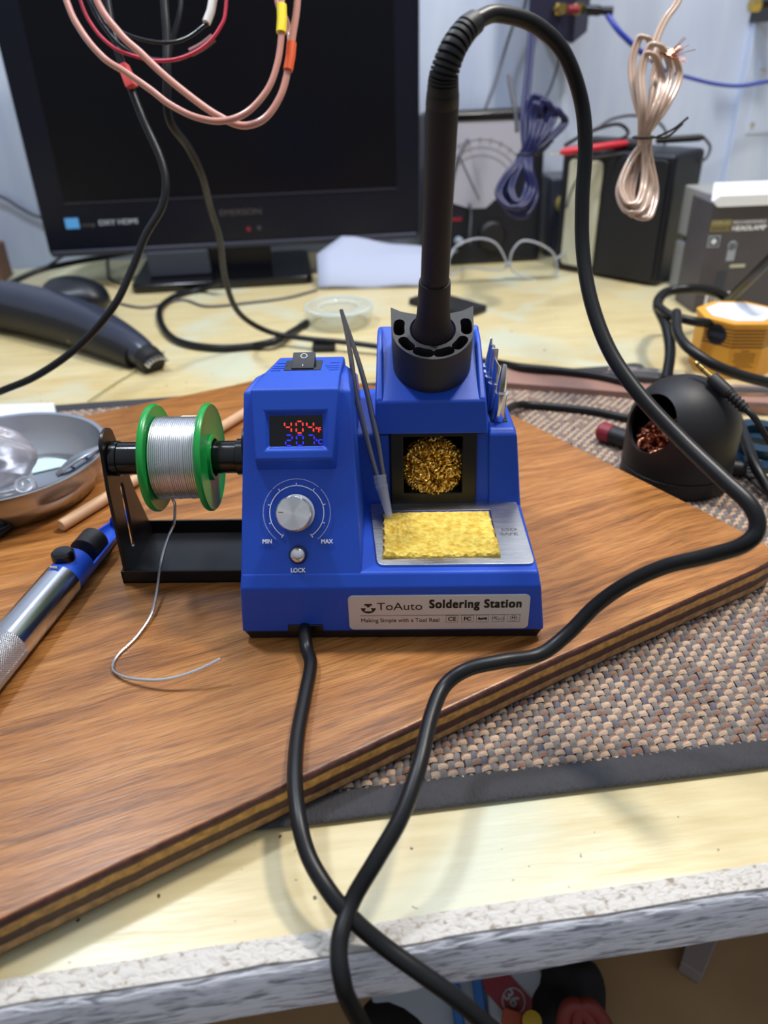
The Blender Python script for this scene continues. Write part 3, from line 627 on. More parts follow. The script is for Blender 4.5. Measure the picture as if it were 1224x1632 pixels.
m = M(); a = ony(574, 981.5, -.001); b = ony(831, 978, -.001); m.extr([(a.x, a.z - .0001), (b.x, a.z - .0001), (b.x, a.z + .0001), (a.x, a.z + .0001)], .0008, .00096, FF)
# emblem: cap, stem triangle and bowl
c = ony(587, 970, -.001)
def ex(pts): m.extr([(c.x + x, c.z + z) for x, z in pts], .0008, .00096, FF)
ex([(-.0019, .0017), (.0019, .0017), (.0019, .0029), (-.0019, .0029)]); ex([(-.0009, .0008), (.0009, .0008), (.0006, .0017), (-.0006, .0017)])
ex([(-.0038, .0002), (-.0012, .0002), (-.0018, -.0012), (-.0018, -.0018), (0, -.0018), (0, -.0032), (-.0016, -.0029), (-.0028, -.0020), (-.0036, -.0008)])
ex([(.0038, .0002), (.0036, -.0008), (.0028, -.0020), (.0016, -.0029), (0, -.0032), (0, -.0018), (.0018, -.0018), (.0018, -.0012), (.0012, .0002)])
for i, px in enumerate((720.5, 745, 769, 794, 818.5)):
    p = ony(px, 986.5 - i * .35, -.001); w, h = .0031, .0023
    for (x0_, z0_, x1_, z1_) in ((-w, -h, w, -h + .00015), (-w, h - .00015, w, h), (-w, -h, -w + .00015, h), (w - .00015, -h, w, h)):
        m.extr([(p.x + x0_, p.z + z0_), (p.x + x1_, p.z + z0_), (p.x + x1_, p.z + z1_), (p.x + x0_, p.z + z1_)], .0008, .00096, FF)
    if i == 4: m.ring(FF @ Matrix.Translation((p.x, p.z, .0009)), .0017, .00012, 20, 5)
    if i == 3:
        for k in range(5): m.ring(FF @ Matrix.Translation((p.x - .002 + k * .001, p.z + (.0003 if k % 2 else -.0003), .0009)), .0009, .00013, 12, 5, a0=k, a1=k + 3.6)
m.build('plate_marks', BLACKP, npl, flat=True)
for i, (s_, px, h, bo) in enumerate((('CE', 720.5, .0025, .00008), ('FC', 745, .0023, .00012), ('RoHS', 769, .0013, .00018), ('P S', 818.5, .0010, .0001))):
    p = ony(px, 986.5 - (.3 * i), -.001); text(s_, 'plate_lettering', BLACKP, npl, FF @ Matrix.Translation((p.x, p.z - h / 2 + (0.0004 if i == 3 else 0), .00092)), h, 'CENTER', bold=bo)
# wool holder frame (black square tube set into the centre block)
fx0, fx1, fz0, fz1 = -.0013, .0465, .0405, .0842
ox0, ox1, oz0, oz1 = .0060, .0384, .0475, .0806
FW = Matrix.Translation((0, .0705, .0405)) @ Matrix.Rotation(-math.atan2(.006, .042), 4, 'X') @ FF
pin = [(x, z - .0405) for x, z in rrect(fx0, fz0, fx1, fz1, .0022)]
cut = M().extr([(x, z - .0405) for x, z in ((ox0, oz0), (ox1, oz0), (ox1, oz1), (ox0, oz1))], -.030, .02, FW)
M().extr(pin, -.034, .0022, FW).build('wool_frame', BLKM, st, bevel=.0007, cuts=[cut], label='matt black square wool holder')
# iron holder: slotted half-round cup on a tilted axis
HC = Vector((.0222, .0900, .1355)); HT = math.radians(26); HA = Vector((0, -math.sin(HT), math.cos(HT)))
HF = frame(HC, HA, (1, 0, 0))                          # y of frame = back-up
out = [(.0215 * math.sin(a), -.0215 * math.cos(a)) for a in np.linspace(-PI / 2, PI / 2, 28)] + [(.0222, .017), (.0165, .0135), (.009, .0115), (0, .0108), (-.009, .0115), (-.0165, .0135), (-.0222, .017)]
cuts = [M().lathe([(.0122, -.022), (.0122, .01)], HF, 40)]
for a, ha in ((-18, 14.5), (18, 14.5), (-54, 14), (54, 14), (-91, 15.5), (91, 15.5)):
    pts = []; rm, rh = .01735, .00285; a_, b_ = math.radians(a - ha + 5), math.radians(a + ha - 5)
    for k in range(9): q = a_ + (b_ - a_) * k / 8; pts.append(((rm + rh) * math.sin(q), -(rm + rh) * math.cos(q)))
    for k in range(1, 6): q = PI * k / 6; c1_, s1_ = math.cos(q) * rh, math.sin(q) * rh; pts.append(((rm + c1_) * math.sin(b_) + s1_ * math.cos(b_), -(rm + c1_) * math.cos(b_) + s1_ * math.sin(b_)))
    for k in range(9): q = b_ + (a_ - b_) * k / 8; pts.append(((rm - rh) * math.sin(q), -(rm - rh) * math.cos(q)))
    for k in range(1, 6): q = PI - PI * k / 6; c1_, s1_ = math.cos(q) * rh, math.sin(q) * rh; pts.append(((rm + c1_) * math.sin(a_) - s1_ * math.cos(a_), -(rm + c1_) * math.cos(a_) - s1_ * math.sin(a_)))
    if abs(a) > 90: pts = [(x * (1.03), y + .0015) for x, y in pts]
    cuts.append(M().extr(pts, -.020, .01, HF))
M().extr(out, -.0275, 0, HF).build('iron_holder', HOLD, st, bevel=.0005, cuts=cuts, ang=30, label='charcoal slotted iron holder')
# tip rack insert
M().box((.0545, .0850, .0834), (.0640, .1340, .0842)).build('tip_rack', BLKG, st, bevel=.0003, label='black tip rack strip')
# spool stand: tray, two uprights, rod
SY, SZ = .0680, .0730
br = M()
br.box((-.1580, .0510, 0), (-.0770, .1050, .0016)); br.box((-.1580, .0510, 0), (-.0770, .0524, .0085)); br.box((-.1580, .1036, 0), (-.0770, .1050, .0100)); br.box((-.1580, .0510, 0), (-.1564, .1050, .0085))
br.build('spool_stand_base', BLKM, st, bevel=.0005, label='black steel spool stand base')
def upright(x, name):
    po = [(.0512, 0), (.0545, .060), (.0580, .0800)] + [(SY + .0100 * math.cos(a), SZ + .010 + .0075 * math.sin(a)) for a in np.linspace(PI, 0, 9)] + [(.0805, .0760), (.0900, .040), (.1040, .004), (.1040, 0)]
    F = Matrix(((0, 0, 1, x), (1, 0, 0, 0), (0, 1, 0, 0), (0, 0, 0, 1)))
    sl_ = [(.0700 + .0028 * math.cos(a), .016 + .0028 * math.sin(a)) for a in np.linspace(PI, 2 * PI, 8)] + [(.0728 + .0022, .052), (.0735, .055), (.0715, .055), (.0700, .052)]
    M().extr(po, -.0010, .0010, F).build(name, BLKM, st, bevel=.0004, cuts=[M().extr(sl_, -.01, .01, F)], label='black slotted upright')
upright(-.1555, 'spool_upright'); upright(-.0790, 'spool_upright')
RX = frame((0, SY, SZ), (1, 0, 0), (0, 1, 0))
rod = M().lathe([(.0070, -.1560), (.0098, -.1535), (.0098, -.1500), (.0090, -.1495), (.0090, -.0850), (.0100, -.0845), (.0100, -.0785)], RX, 40)
rod.build('spool_rod', BLKG, st, label='glossy black spool rod')

# spool of solder
sp_ = empty('solder_spool', (-.1140, SY, SZ - .028), 'green spool of silver solder wire on the black rod beside the blue station', 'spool')
fl, fr2 = ony(253, 731, SY).x, ony(336, 731, SY).x
def flange(x, s):
    p = [(.0104, x - .0013), (.0275, x - .0013), (.0290, x - .0016), (.0296, x - .0005), (.0296, x + .0008), (.0288, x + .0018), (.0272, x + .0012), (.0104, x + .0012)]
    M().lathe(p + [p[0]], RX, 64, cap=False).build('flange', GREEN, sp_, ang=50)
    return
flange(fl - .0010, 1); flange(fr2, 1)
M().lathe([(.0104, fr2 - .002), (.0125, fr2 - .002), (.0125, fr2 + .0028), (.0104, fr2 + .0028), (.0104, fr2 - .002)], RX, 40, cap=False).build('hub', GREEN, sp_)
m = M(); r0 = .0222; x_ = fl + .0006; pr = [(.0104, x_)]; nw = 25; pw = (fr2 - .0014 - x_) / nw
for k in range(nw):
    for a in np.linspace(0, PI, 6)[:-1]: pr.append((r0 - .0002 + .0006 * math.sin(a) + (.0002 if k % 7 == 3 else 0), x_ + k * pw + pw * (1 - math.cos(a)) / 2))
pr += [(r0, x_ + nw * pw), (.0104, x_ + nw * pw), (.0104, x_)]
m.lathe(pr, RX, 64, cap=False).build('solder_winding', SOLD, sp_, ang=80)
a0 = math.radians(58); F = RX
lab = M()
for i in range(8):
    a, b = math.radians(60 + i * 2.4), math.radians(60 + (i + 1) * 2.4)
    lab.add([RX @ Vector((r * math.cos(t), r * math.sin(t), x)) for t in (a, b) for r in (r0 + .0004, r0 + .0008) for x in (fr2 - .014, fr2 - .006)], [(0, 1, 3, 2), (4, 6, 7, 5), (2, 3, 7, 6), (0, 4, 5, 1), (0, 2, 6, 4), (1, 5, 7, 3)])
lab.build('tape_tab', CREAM, sp_)
wp = [ony(272, 786, SY - .016), ony(276, 797, SY - .012), ony(279, 806, SY - .012), onz(277, 835, .030), onz(266, 862, .022), onz(256, 900, .012), onz(250, 945, .006), onz(240, 982, .0025), onz(215, 1018, .0012), onz(190, 1042, .0008), onz(180, 1060, .0009), onz(186, 1073, .0016), onz(215, 1082, .003), onz(262, 1083, .0055), onz(310, 1070, .009), onz(352, 1050, .013)]
M().tube(smooth(wp, 8), .00085, 8).build('solder_tail', SOLD, sp_, label='loose bright end of the solder wire')

# sponge and brass wool
def noisy_grid(poly4, z0, z1, nx, ny, amp, name, m_, label, cat):
    m = M(); P = [Vector((p.x, p.y, 0)) for p in poly4]      # fl fr br bl
    for j in range(ny + 1):
        for i in range(nx + 1):
            a, b = i / nx, j / ny; q = (P[0] * (1 - a) + P[1] * a) * (1 - b) + (P[3] * (1 - a) + P[2] * a) * b
            e = min(i, nx - i, j, ny - j); jx = rng.normal(0, amp * (1.2 if e == 0 else .3)); jy = rng.normal(0, amp * (1.2 if e == 0 else .3))
            m.v.append(Vector((q.x + jx, q.y + jy, z1 + rng.normal(0, amp * .5) - (.0012 if e == 0 else 0) + (.0009 if (a < .12 and b < .2) or (a > .9 and b < .35) else 0))))
    for j in range(ny):
        for i in range(nx): k = j * (nx + 1) + i; m.f.append((k, k + 1, k + nx + 2, k + nx + 1)); m.m.append(0)
    bd_ = [i for i in range(nx + 1)] + [j * (nx + 1) + nx for j in range(1, ny + 1)] + [ny * (nx + 1) + i for i in range(nx - 1, -1, -1)] + [j * (nx + 1) for j in range(ny - 1, 0, -1)]
    n0 = len(m.v)
    for k in bd_: v = m.v[k]; m.v.append(Vector((v.x, v.y, z0)))
    for i in range(len(bd_)): j = (i + 1) % len(bd_); m.f.append((bd_[j], bd_[i], n0 + i, n0 + j)); m.m.append(0)
    m.f.append(tuple(n0 + i for i in range(len(bd_)))[::-1]); m.m.append(0)
    return top(m.build(name, m_, ang=70), label, cat)
sq2 = [onz(610, 885, .0436), onz(798, 882, .0436), onz(779, 812, .0436), onz(611, 815, .0436)]
noisy_grid(sq2, .0403, .0436, 48, 26, .00022, 'cleaning_sponge', SPG, 'yellow rectangular cleaning sponge set in the brushed steel plate of the blue station', 'sponge')
def wool(name, c, R, mt_, n, parent=None, coil=.0011, tr=.00028, seed=1, sq_=(1, 1, 1), base_r=.93):
    r = np.random.default_rng(seed); m = M()
    for s in range(n):
        ax = r.normal(size=3); ax /= np.linalg.norm(ax); ax = Vector(ax); e1 = ax.orthogonal().normalized(); e2 = ax.cross(e1)
        rad = R * r.uniform(.25, base_r); h = R * r.uniform(-.6, .6); a0 = r.uniform(0, 2 * PI); ln = r.uniform(2.5, 4.5); K = int(ln * rad / .00032); pts = []
        ph = r.uniform(0, 6); w = r.uniform(.6, 1.4)
        for k in range(K):
            t = k / K; a = a0 + ln * t
            cc = e1 * math.cos(a) * rad + e2 * math.sin(a) * rad + ax * (h + .2 * R * math.sin(w * a + ph))
            if cc.length > R * .95: cc = cc * (R * .95 / cc.length)
            rd = cc.normalized(); q = k * .8
            cc = cc + (rd * math.cos(q) + ax * math.sin(q)) * coil
            pts.append(Vector(c) + Vector((cc.x * sq_[0], cc.y * sq_[1], cc.z * sq_[2])))
        m.tube(pts, tr, 4, cap=False, flat=.5)
    core = M() if True else M().lathe([(R * .8 * math.sin(a) + 1e-5, -R * .8 * math.cos(a)) for a in np.linspace(0, PI, 10)], Matrix.Translation(Vector(c)) @ Matrix.Diagonal((sq_[0], sq_[1], sq_[2], 1)), 16, cap=False)
    m.add(core.v, core.f)
    return m.build(name, mt_, parent, recalc=False, ang=80)
wc = ony(689, 741, .083)
top(wool('brass_wool', (wc.x, .0812, wc.z), .0188, GOLD, 120, seed=3, tr=.00050, coil=.0015, sq_=(.93, .8, .93), base_r=1.0), 'curly golden brass wool ball inside the black square frame of the station', 'brass wool')

# spare tips standing in the rack
tipd = []
def make_tip(x, y, kind, label):
    t = empty('soldering_tip', (x, y, .0838), label, 'soldering tip', 'spare tips in the rack')
    lean = Vector((.05, .0, 1)).normalized(); F = frame((x, y, .0838), lean)
    M().lathe([(.0030, 0), (.0033, .001), (.0033, .0160), (.0040, .0162), (.0040, .0170), (.0026, .0172)], F, 28).build('sleeve', CHROME, t, ang=30)
    if kind == 'bevel':
        m = M().lathe([(.0023, .0155), (.0023, .0320)], F, 24); k = len(m.v)
        for v in m.v[-24:]:
            lv = F.inverted() @ v; v.z -= (lv.x + .0023) * 1.6
        m.build('point', CHROME, t, ang=30)
    elif kind == 'cone': M().lathe([(.0024, .0155), (.0021, .021), (.0006, .0335), (.0002, .0338)], F, 24).build('point', CHROME, t, ang=30)
    elif kind == 'chisel':
        M().lathe([(.0026, .0155), (.0025, .0220), (.0014, .0322), (.0010, .0328)], F, 24, sy=.8).build('point', CHROME, t, ang=30)
    else:
        m = M().box((-.0020, -.0005, .0155), (.0020, .0005, .0335), F); m.lathe([(.0020, .0155), (.0020, .0205), (.001, .0225)], F, 24); m.build('point', CHROME, t, bevel=.0002)
    return t
for px, py, kd, lb in ((794, 669, 'chisel', 'chrome soldering tip with narrow tapered end, frontmost in the black rack'), (785, 653, 'bevel', 'chrome soldering tip cut off at a slant, second from the front in the rack'), (780, 642, 'knife', 'chrome soldering tip with flat slanted blade, in the middle of the rack'), (775, 634, 'chisel', 'short rounded chrome soldering tip behind the blade tip in the rack'), (771, 624, 'cone', 'thin pointed needle-like chrome soldering tip, rearmost in the rack')):
    p = onz(px, py, .0842); make_tip(max(p.x, .0560), p.y, kd, lb)

TWZ = mat('dark_tweezer_steel', (128, 124, 122), .32, .85)
# tweezers leaning in the valley, tips sleeved in clear plastic
tw = empty('tweezers', onz(615, 822, .0425), 'dark slim tweezers standing upright with clear plastic cap over the tips, leaning against the station', 'tweezers')
TT = ony(543, 493, .104); TB = onz(619, 824, .0440); ax_ = (TT - TB).normalized(); L_ = (TT - TB).length
def twp(px, py):
    r = ray(px, py)   # intersect with plane containing the tweezers axis and facing the camera
    n = ax_.cross(Vector((1, 0, 0)).cross(ax_)).normalized(); n = Vector((1, 0, 0)).cross(ax_).normalized()
    return CAM + r * ((TB - CAM).dot(n) / r.dot(n))
for side in (0, 1):
    path = [(543, 493), (552, 530), (560, 575), (566, 622), (576, 665), (586, 705), (596, 742), (603, 765), (611, 800)] if side == 0 else [(544, 493), (558, 535), (574, 585), (586, 630), (594, 668), (602, 705), (608, 742), (612, 765), (613, 800)]
    pts = smooth([twp(*p) for p in path], 6); rr = [.0008 + .0007 * math.sin(min(1, i / 20) * PI / 2) * (1 - max(0, i - 30) / 30) for i in range(len(pts))]
    M().tube(pts, rr, 8, flat=.45, up=(0, 1, 0)).build('arm', TWZ, tw)
cp = smooth([twp(605, 757), twp(607, 770), twp(611, 785), twp(616, 805), twp(621, 826)], 6)
M().tube(cp, [.0035, .0037, .0036, .0034, .0035, .0036, .0034, .0033, .0036, .0034, .0032, .0030, .0030, .0029, .0028, .0027, .0026, .0025, .0024, .0023, .0022, .0021, .0020, .0019, .0012], 20).build('tip_cap', mat('clear_cap', (214, 220, 236), .1, alpha=.42, coat=.5), tw, label='clear plastic tip cap')

# ---------------------------------------------------------------- soldering iron with its cable
ir = empty('soldering_iron', HC, 'black soldering iron standing in the slotted holder with thick black cable arching to the right', 'soldering iron')
IT = ony(705, 165, .052); IA = (IT - HC).normalized(); IF = frame(HC, IA); IL = (IT - HC).length
M().lathe([(.0060, -.020), (.0110, -.004), (.0110, .0002), (.0098, .003), (.0088, .008), (.0084, .015), (.0080, .0285), (.0078, .0295)], IF, 44).build('grip_collar', HAND, ir, ang=50, label='flared rubber grip')
M().lathe([(.0070, .028), (.0070, .040), (.0068, .075), (.00685, .105), (.00685, IL - .0012), (.0066, IL)], IF, 44).build('handle', HAND, ir, ang=50)
M().lathe([(.0066, IL - .001), (.0069, IL - .0006), (.0067, IL + .004)], IF, 44).build('end_cap', BLK, ir, ang=50)
M().lathe([(.0016, -.055), (.0030, -.05), (.0030, -.018), (.005, -.017)], IF, 20).build('heater_tip', CHROME, ir)
cabp = [IT + IA * .010, at(710, 110, .3068), at(723, 76, .3045), at(742, 48, .3055), at(765, 30, .309), at(795, 22, .313), at(850, 38, .321), at(897, 82, .330), at(925, 155, .342), at(933, 230, .350), at(928, 320, .357), at(929, 400, .36), at(942, 480, .357), at(972, 560, .350), at(1020, 630, .340), at(1085, 700, .327), at(1150, 762, .312), at(1196, 806, .302), at(1207, 842, .300), at(1185, 868, .302), at(1130, 886, .312), at(1060, 903, .325), at(1000, 930, .336), at(950, 965, .345), at(905, 1010, .349), at(860, 1043, .347), at(800, 1054, .342), at(745, 1067, .340), at(707, 1095, .338), onz(686, 1145, .021), onz(668, 1220, .018), onz(640, 1300, .012), onz(600, 1370, .004), onz(562, 1435, -.006), onz(541, 1500, -.010), onz(545, 1560, -.016), onz(566, 1615, -.030)]
endA = cabp[-1]
cab2 = [Vector((-.0457, .0030, .0090)), Vector((-.0455, -.0035, .0080)), onz(489, 1035, .0042), onz(495, 1060, .0040), onz(486, 1110, .0042), onz(474, 1175, .0046), onz(470, 1240, .0050), onz(476, 1305, .004), onz(492, 1365, 0), onz(524, 1420, -.004), onz(562, 1465, -.010), onz(612, 1508, -.018), onz(670, 1550, -.024), onz(728, 1592, -.032), onz(790, 1645, -.046)]
low = [endA + Vector((.02, -.01, -.05)), endA + Vector((.05, -.012, -.085)), (endA + cab2[-1]) / 2 + Vector((.015, -.012, -.11)), cab2[-1] + Vector((.03, -.008, -.06)), cab2[-1] + Vector((.02, -.003, -.02))]
full = cabp + low + cab2[::-1]
M().tube(smooth(full, 9), .00335, 14).build('power_cable', RUB, ir, ang=80, label='thick black rubber cable')
# ribbed strain relief along the first bend
srp = smooth([IT + IA * .003, IT + IA * .009, at(710, 110, .3068), at(723, 76, .3045), at(742, 48, .3055), at(757, 35, .3078)], 24)
rr = []
for i in range(len(srp)):
    t = i / (len(srp) - 1); r_ = .0066 - .0020 * t
    if .16 < t < .84 and (i % 7) in (5, 6): r_ -= .0013
    rr.append(r_)
M().tube(srp, rr, 28).build('strain_relief', BLK, ir, ang=30, label='ribbed strain relief sleeve')

# ---------------------------------------------------------------- left of the station: desoldering pump, dowel, dish
pr_ = .0108
PB = onz(99, 926, pr_); PE = onz(-10, 1055, pr_)
dv = (PB - PE).normalized(); sd = Vector((0, 0, 1)).cross(dv)
dp = empty('desoldering_pump', (PB.x, PB.y, 0), 'silver and blue desoldering pump with knurled metal barrel and black button, lying on the board', 'desoldering pump')
DF = frame(PB, dv, sd)
M().lathe([(pr_, -.055), (pr_, 0), (pr_ - .0012, 0)], DF, 48).build('barrel', SATIN, dp, ang=30, label='smooth satin metal barrel')
kb = M().lathe([(pr_ * .8, -.120), (pr_, -.118), (pr_, -.085), (pr_, -.055)], DF, 64)
ko = kb.build('knurled_grip', KNURL, dp, ang=30, label='knurled metal grip')
uvl = ko.data.uv_layers.new(name='uv')
for lp in ko.data.loops:
    v = DF.inverted() @ ko.data.vertices[lp.vertex_index].co; a = math.atan2(v.y, v.x); uvl.data[lp.index].uv = (a * pr_, v.z)
sleeve = M().lathe([(pr_ - .0006, -.003), (pr_ - .0006, .018), (.006, .018)], DF, 40); sleeve.build('blue_sleeve', BLUE, dp, ang=30)
# open half shell narrowing to the nozzle
m = M(); vs = []; K = 14; LN = (onz(228, 822, .006) - PB).length
for i in range(K + 1):
    t = i / K; h = .015 + (LN - .022) * t; R = (pr_ - .0006) * (1 if t < .45 else 1 - .5 * (t - .45) / .55)
    for rr_ in (R, R - .0014):
        for k in range(13):
            a = PI + PI * k / 12; vs.append(DF @ Vector((rr_ * math.cos(a), (rr_ * math.sin(a)) - 0 + (pr_ - .0006 - R) * -1, h)))
fs = []
for i in range(K):
    for k in range(12):
        a = i * 26 + k; fs.append((a, a + 1, a + 27, a + 26)); b = a + 13; fs.append((b + 1, b, b + 26, b + 27))
    a = i * 26; fs.append((a, a + 26, a + 39, a + 13)); fs.append((a + 12, a + 25, a + 51, a + 38))
for i in (0, K):
    for k in range(12): a = i * 26 + k; fs.append((a, a + 13, a + 14, a + 1))
m.add(vs, fs).build('open_guard', BLUE, dp, ang=40, label='blue open plunger guard')
M().lathe([(.0052, LN - .012), (.0050, LN - .006), (.0016, LN - .002), (.0012, LN + .006)], DF @ Matrix.Translation((0, -.004, 0)), 24).build('nozzle', BLUE, dp)
M().lathe([(.0070, .026), (.0086, .0265), (.0086, .0400), (.0076, .0405)], DF @ Matrix.Translation((0, .0015, 0)), 36).build('plunger_cap', BLK, dp, label='black plunger cap')
M().lathe([(.0011, .012), (.0011, .030)], DF @ Matrix.Translation((0, .0015, 0)), 14).build('plunger_rod', CHROME, dp)
bp = PB + dv * .0085; BF = frame(bp + Vector((0, 0, .0085)) + sd * .001, Vector((0, 0, 1)))
M().lathe([(.0062, 0), (.0064, .0022), (.0062, .0050), (.0050, .0062), (.002, .0066)], BF, 32).build('release_button', BLKG, dp, label='glossy black release button')
M().box((-.0030, -.0035, .0), (.0030, .0025, .0012), frame(PB - dv * .0025 + Vector((0, 0, pr_ - .0012)), Vector((0, 0, 1)), sd)).build('catch_notch', BLUE, dp, bevel=.0004)
M().lathe([(.0009, -.0022), (.0009, .0022)], frame(PB - dv * .003 + Vector((0, 0, pr_ + .0006)), sd), 12).build('catch_pin', CHROME, dp)
# dowel
a = onz(97, 838, .0045); b = onz(420, 640, .0045)
top(M().lathe([(.0034, 0), (.0040, .001), (.0040, (b - a).length - .001), (.0034, (b - a).length)], frame(a, b - a), 24).build('wooden_dowel', DOWEL), 'thin bare wooden dowel lying behind the solder spool', 'dowel')
# dish
dc = Vector((-.2695, .1603, 0)); DM = Matrix.Translation(dc)
p = [(.0005, .0008), (.046, .0010), (.056, .0060), (.0625, .0190), (.0655, .0300), (.0682, .0306), (.0688, .0298), (.0672, .0288), (.0648, .0180), (.0580, .0040), (.048, .0), (.0005, 0)]
top(M().lathe([(x, z) for x, z in p] + [p[0]], DM, 80, cap=False).build('metal_dish', SATIN, ang=50), 'round polished metal dish holding clips and plastic bags, at the left edge on the board', 'dish')
# clip resting on the rim
c0, c1 = at(88, 752, .52), at(160, 712, .565)
cl = empty('metal_clip', (c0 + c1) / 2, 'silver metal spring clip resting inside the right rim of the dish', 'clip')
c0 = onz(90, 758, .0220); c1 = onz(162, 712, .0330)
m = M()
for s in (-1, 1):
    off_ = Vector((0, 0, s * .0012)); pts = smooth([c0 + off_ * .3, c0 * .7 + c1 * .3 + off_ * 2.2, c0 * .4 + c1 * .6 + off_ * 2.4, c1 + off_ * .5], 6); K = len(pts)
    m.tube(pts, [.0022 + .0028 * math.sin(PI * i / (K - 1)) for i in range(K)], 10, flat=.25, up=(0, 0, 1))
m.build('jaws', SATIN, cl)
m = M(); 
for t in (.35, .65):
    q = c0.lerp(c1, t); m.tube([q, q + Vector((-.016, .014, -.010))], .0010, 8)
q = c0.lerp(c1, .35) + Vector((-.016, .014, -.010)); q2 = c0.lerp(c1, .65) + Vector((-.016, .014, -.010)); m.tube([q, q2], .0010, 8); m.build('wire_handle', CHROME, cl)
# bags in dish
def blob(name, c, rad, seed, m_, label, cat, amp=.35):
    r = np.random.default_rng(seed); ks = r.normal(size=(10, 3)) * 3.0; ph = r.uniform(0, 6, 10); m = M(); n = 30; K = 18; vs = []
    for i in range(K + 1):
        for k in range(n):
            th, a = PI * i / K, 2 * PI * k / n; d = Vector((math.sin(th) * math.cos(a), math.sin(th) * math.sin(a), -math.cos(th)))
            f_ = 1 + amp * sum(math.sin(ks[j] @ np.array(d) + ph[j]) for j in range(10)) / 5; vs.append(Vector(c) + Vector((d.x * rad[0], d.y * rad[1], d.z * rad[2])) * f_)
    m.add(vs, [(i * n + k, i * n + (k + 1) % n, (i + 1) * n + (k + 1) % n, (i + 1) * n + k) for i in range(K) for k in range(n)])
    return top(m.build(name, m_, ang=70), label, cat)
q = at(0, 735, .52); blob('crumpled_bag', (q.x - .004, q.y, .030), (.026, .020, .018), 4, BAG, 'crumpled milky white plastic bag bulging above the left side of the dish', 'bag')
q = onz(22, 772, .014); blob('clear_pouch', (q.x - .005, q.y - .004, .0145), (.022, .013, .008), 9, CLEARP, 'small clear plastic pouch at the front of the dish', 'bag', .3)
q = onz(38, 770, .025); top(M().ring(frame((q.x, q.y, .024), (.1, -.5, 1)), .0050, .0014, 28, 10).build('clear_ring', CLEARP), 'small clear plastic ring at the front of the metal dish', 'ring')
q = onz(70, 745, .002)
top(M().box((-.017, -.012, 0), (.020, .010, .0006), Matrix.Translation((q.x + .004, q.y + .010, .0016)) @ Matrix.Rotation(.5, 4, 'Z')).build('plastic_film', mat('pale_blue_film', (200, 222, 226), .2)), 'pale bluish square of film lying on the dish bottom', 'film')
# screwdriver-like probe in front of dish
a, b = onz(-40, 868, .0050), onz(56, 812, .0050)
pb = empty('metal_probe', (b.x, b.y, 0), 'dark handled probe with shiny metal end in front of the dish', 'probe'); PFm = frame(a, b - a); Lp = (b - a).length
M().lathe([(.0042, 0), (.0044, Lp * .45), (.0036, Lp * .62)], PFm, 20).build('grip', BLKG, pb); M().lathe([(.0034, Lp * .6), (.0036, Lp * .70), (.0028, Lp * .76), (.0030, Lp * .98), (.0022, Lp)], PFm, 20).build('shank', CHROME, pb)
# white box behind the dish
q0, q1, q2, q3 = onz(-60, 678, -.009), onz(90, 664, -.009), onz(86, 641, -.009), onz(-60, 646, -.009)
wbx = M().hexa([Vector((p.x, p.y, ZM + .001)) for p in (q0, q1, q2, q3)], [q0, q1, q2, q3]).build('white_card_box', CARDW, bevel=.001); top(wbx, 'flat white card box with a red lower edge, lying behind the metal dish', 'box')
e0, e1 = Vector((q0.x, q0.y, ZM + .0035)), Vector((q1.x, q1.y, ZM + .0035)); nn = Vector((e1.y - e0.y, e0.x - e1.x, 0)).normalized() * .0004
M().hexa([e0, e1, e1 + nn, e0 + nn], [v + Vector((0, 0, .0035)) for v in (e0, e1, e1 + nn, e0 + nn)]).build('red_band', REDT, wbx)

# ---------------------------------------------------------------- right: dome cleaner
dcx, dcy = .2090, .2060; R = .0392; zc_ = ZM + .0395
dm = empty('tip_cleaner', (dcx, dcy, ZM), 'black dome shaped tip cleaner with side opening, standing at the right edge of the board', 'tip cleaner')
FD = Matrix.Translation((dcx, dcy, 0))
bod = [(.001, ZM + .013), (R - .001, ZM + .013), (R, ZM + .0135), (R, zc_)] + [(R * math.cos(a) + 1e-5, zc_ + R * .98 * math.sin(a)) for a in np.linspace(.08, PI / 2, 18)]
inn = [(.001, ZM + .015), (R - .003, ZM + .0155), (R - .003, zc_)] + [((R - .003) * math.cos(a) + 1e-5, zc_ + (R - .003) * .98 * math.sin(a)) for a in np.linspace(.08, PI / 2, 14)]
oc = Vector((dcx, dcy, zc_ + .004)); od = Vector((-.86, -.44, .20)).normalized()
cutc = M().lathe([(.0205, .012), (.0215, .07)], frame(oc, od, (0, 0, 1)), 40)
M().lathe(bod, FD, 64).build('dome', BLK, dm, ang=50, cuts=[M().lathe(inn, FD, 48), cutc])
M().lathe([(R - .0012, ZM + .0005), (R - .0005, ZM), (R + .0003, ZM + .002), (R + .0002, ZM + .0122), (R - .001, ZM + .0130)], FD, 64).build('base_ring', BLK, dm, ang=40)
top(wool('copper_wool', (dcx - .009, dcy - .006, zc_ - .008), .0255, COPW, 90, seed=8, coil=.0014, tr=.0005, sq_=(1, 1, .62)), 'coppery wool visible in the opening of the black dome cleaner', 'copper wool')
# dark plug with red end left of dome
a, b = onz(962, 688, ZM + .008), onz(1015, 706, ZM + .008); F = frame(a, b - a)
pg = empty('red_tipped_plug', (a.x, a.y, ZM), 'black cylindrical plug with a dark red end, lying on the mat beside the dome cleaner', 'plug')
M().lathe([(.0060, -.004), (.0080, -.002), (.0080, .0075), (.0074, .008)], F, 24).build('red_end', DRED, pg, label='dark red end'); M().lathe([(.0074, .0075), (.0074, (b - a).length + .01)], F, 24).build('barrel', BLK, pg)
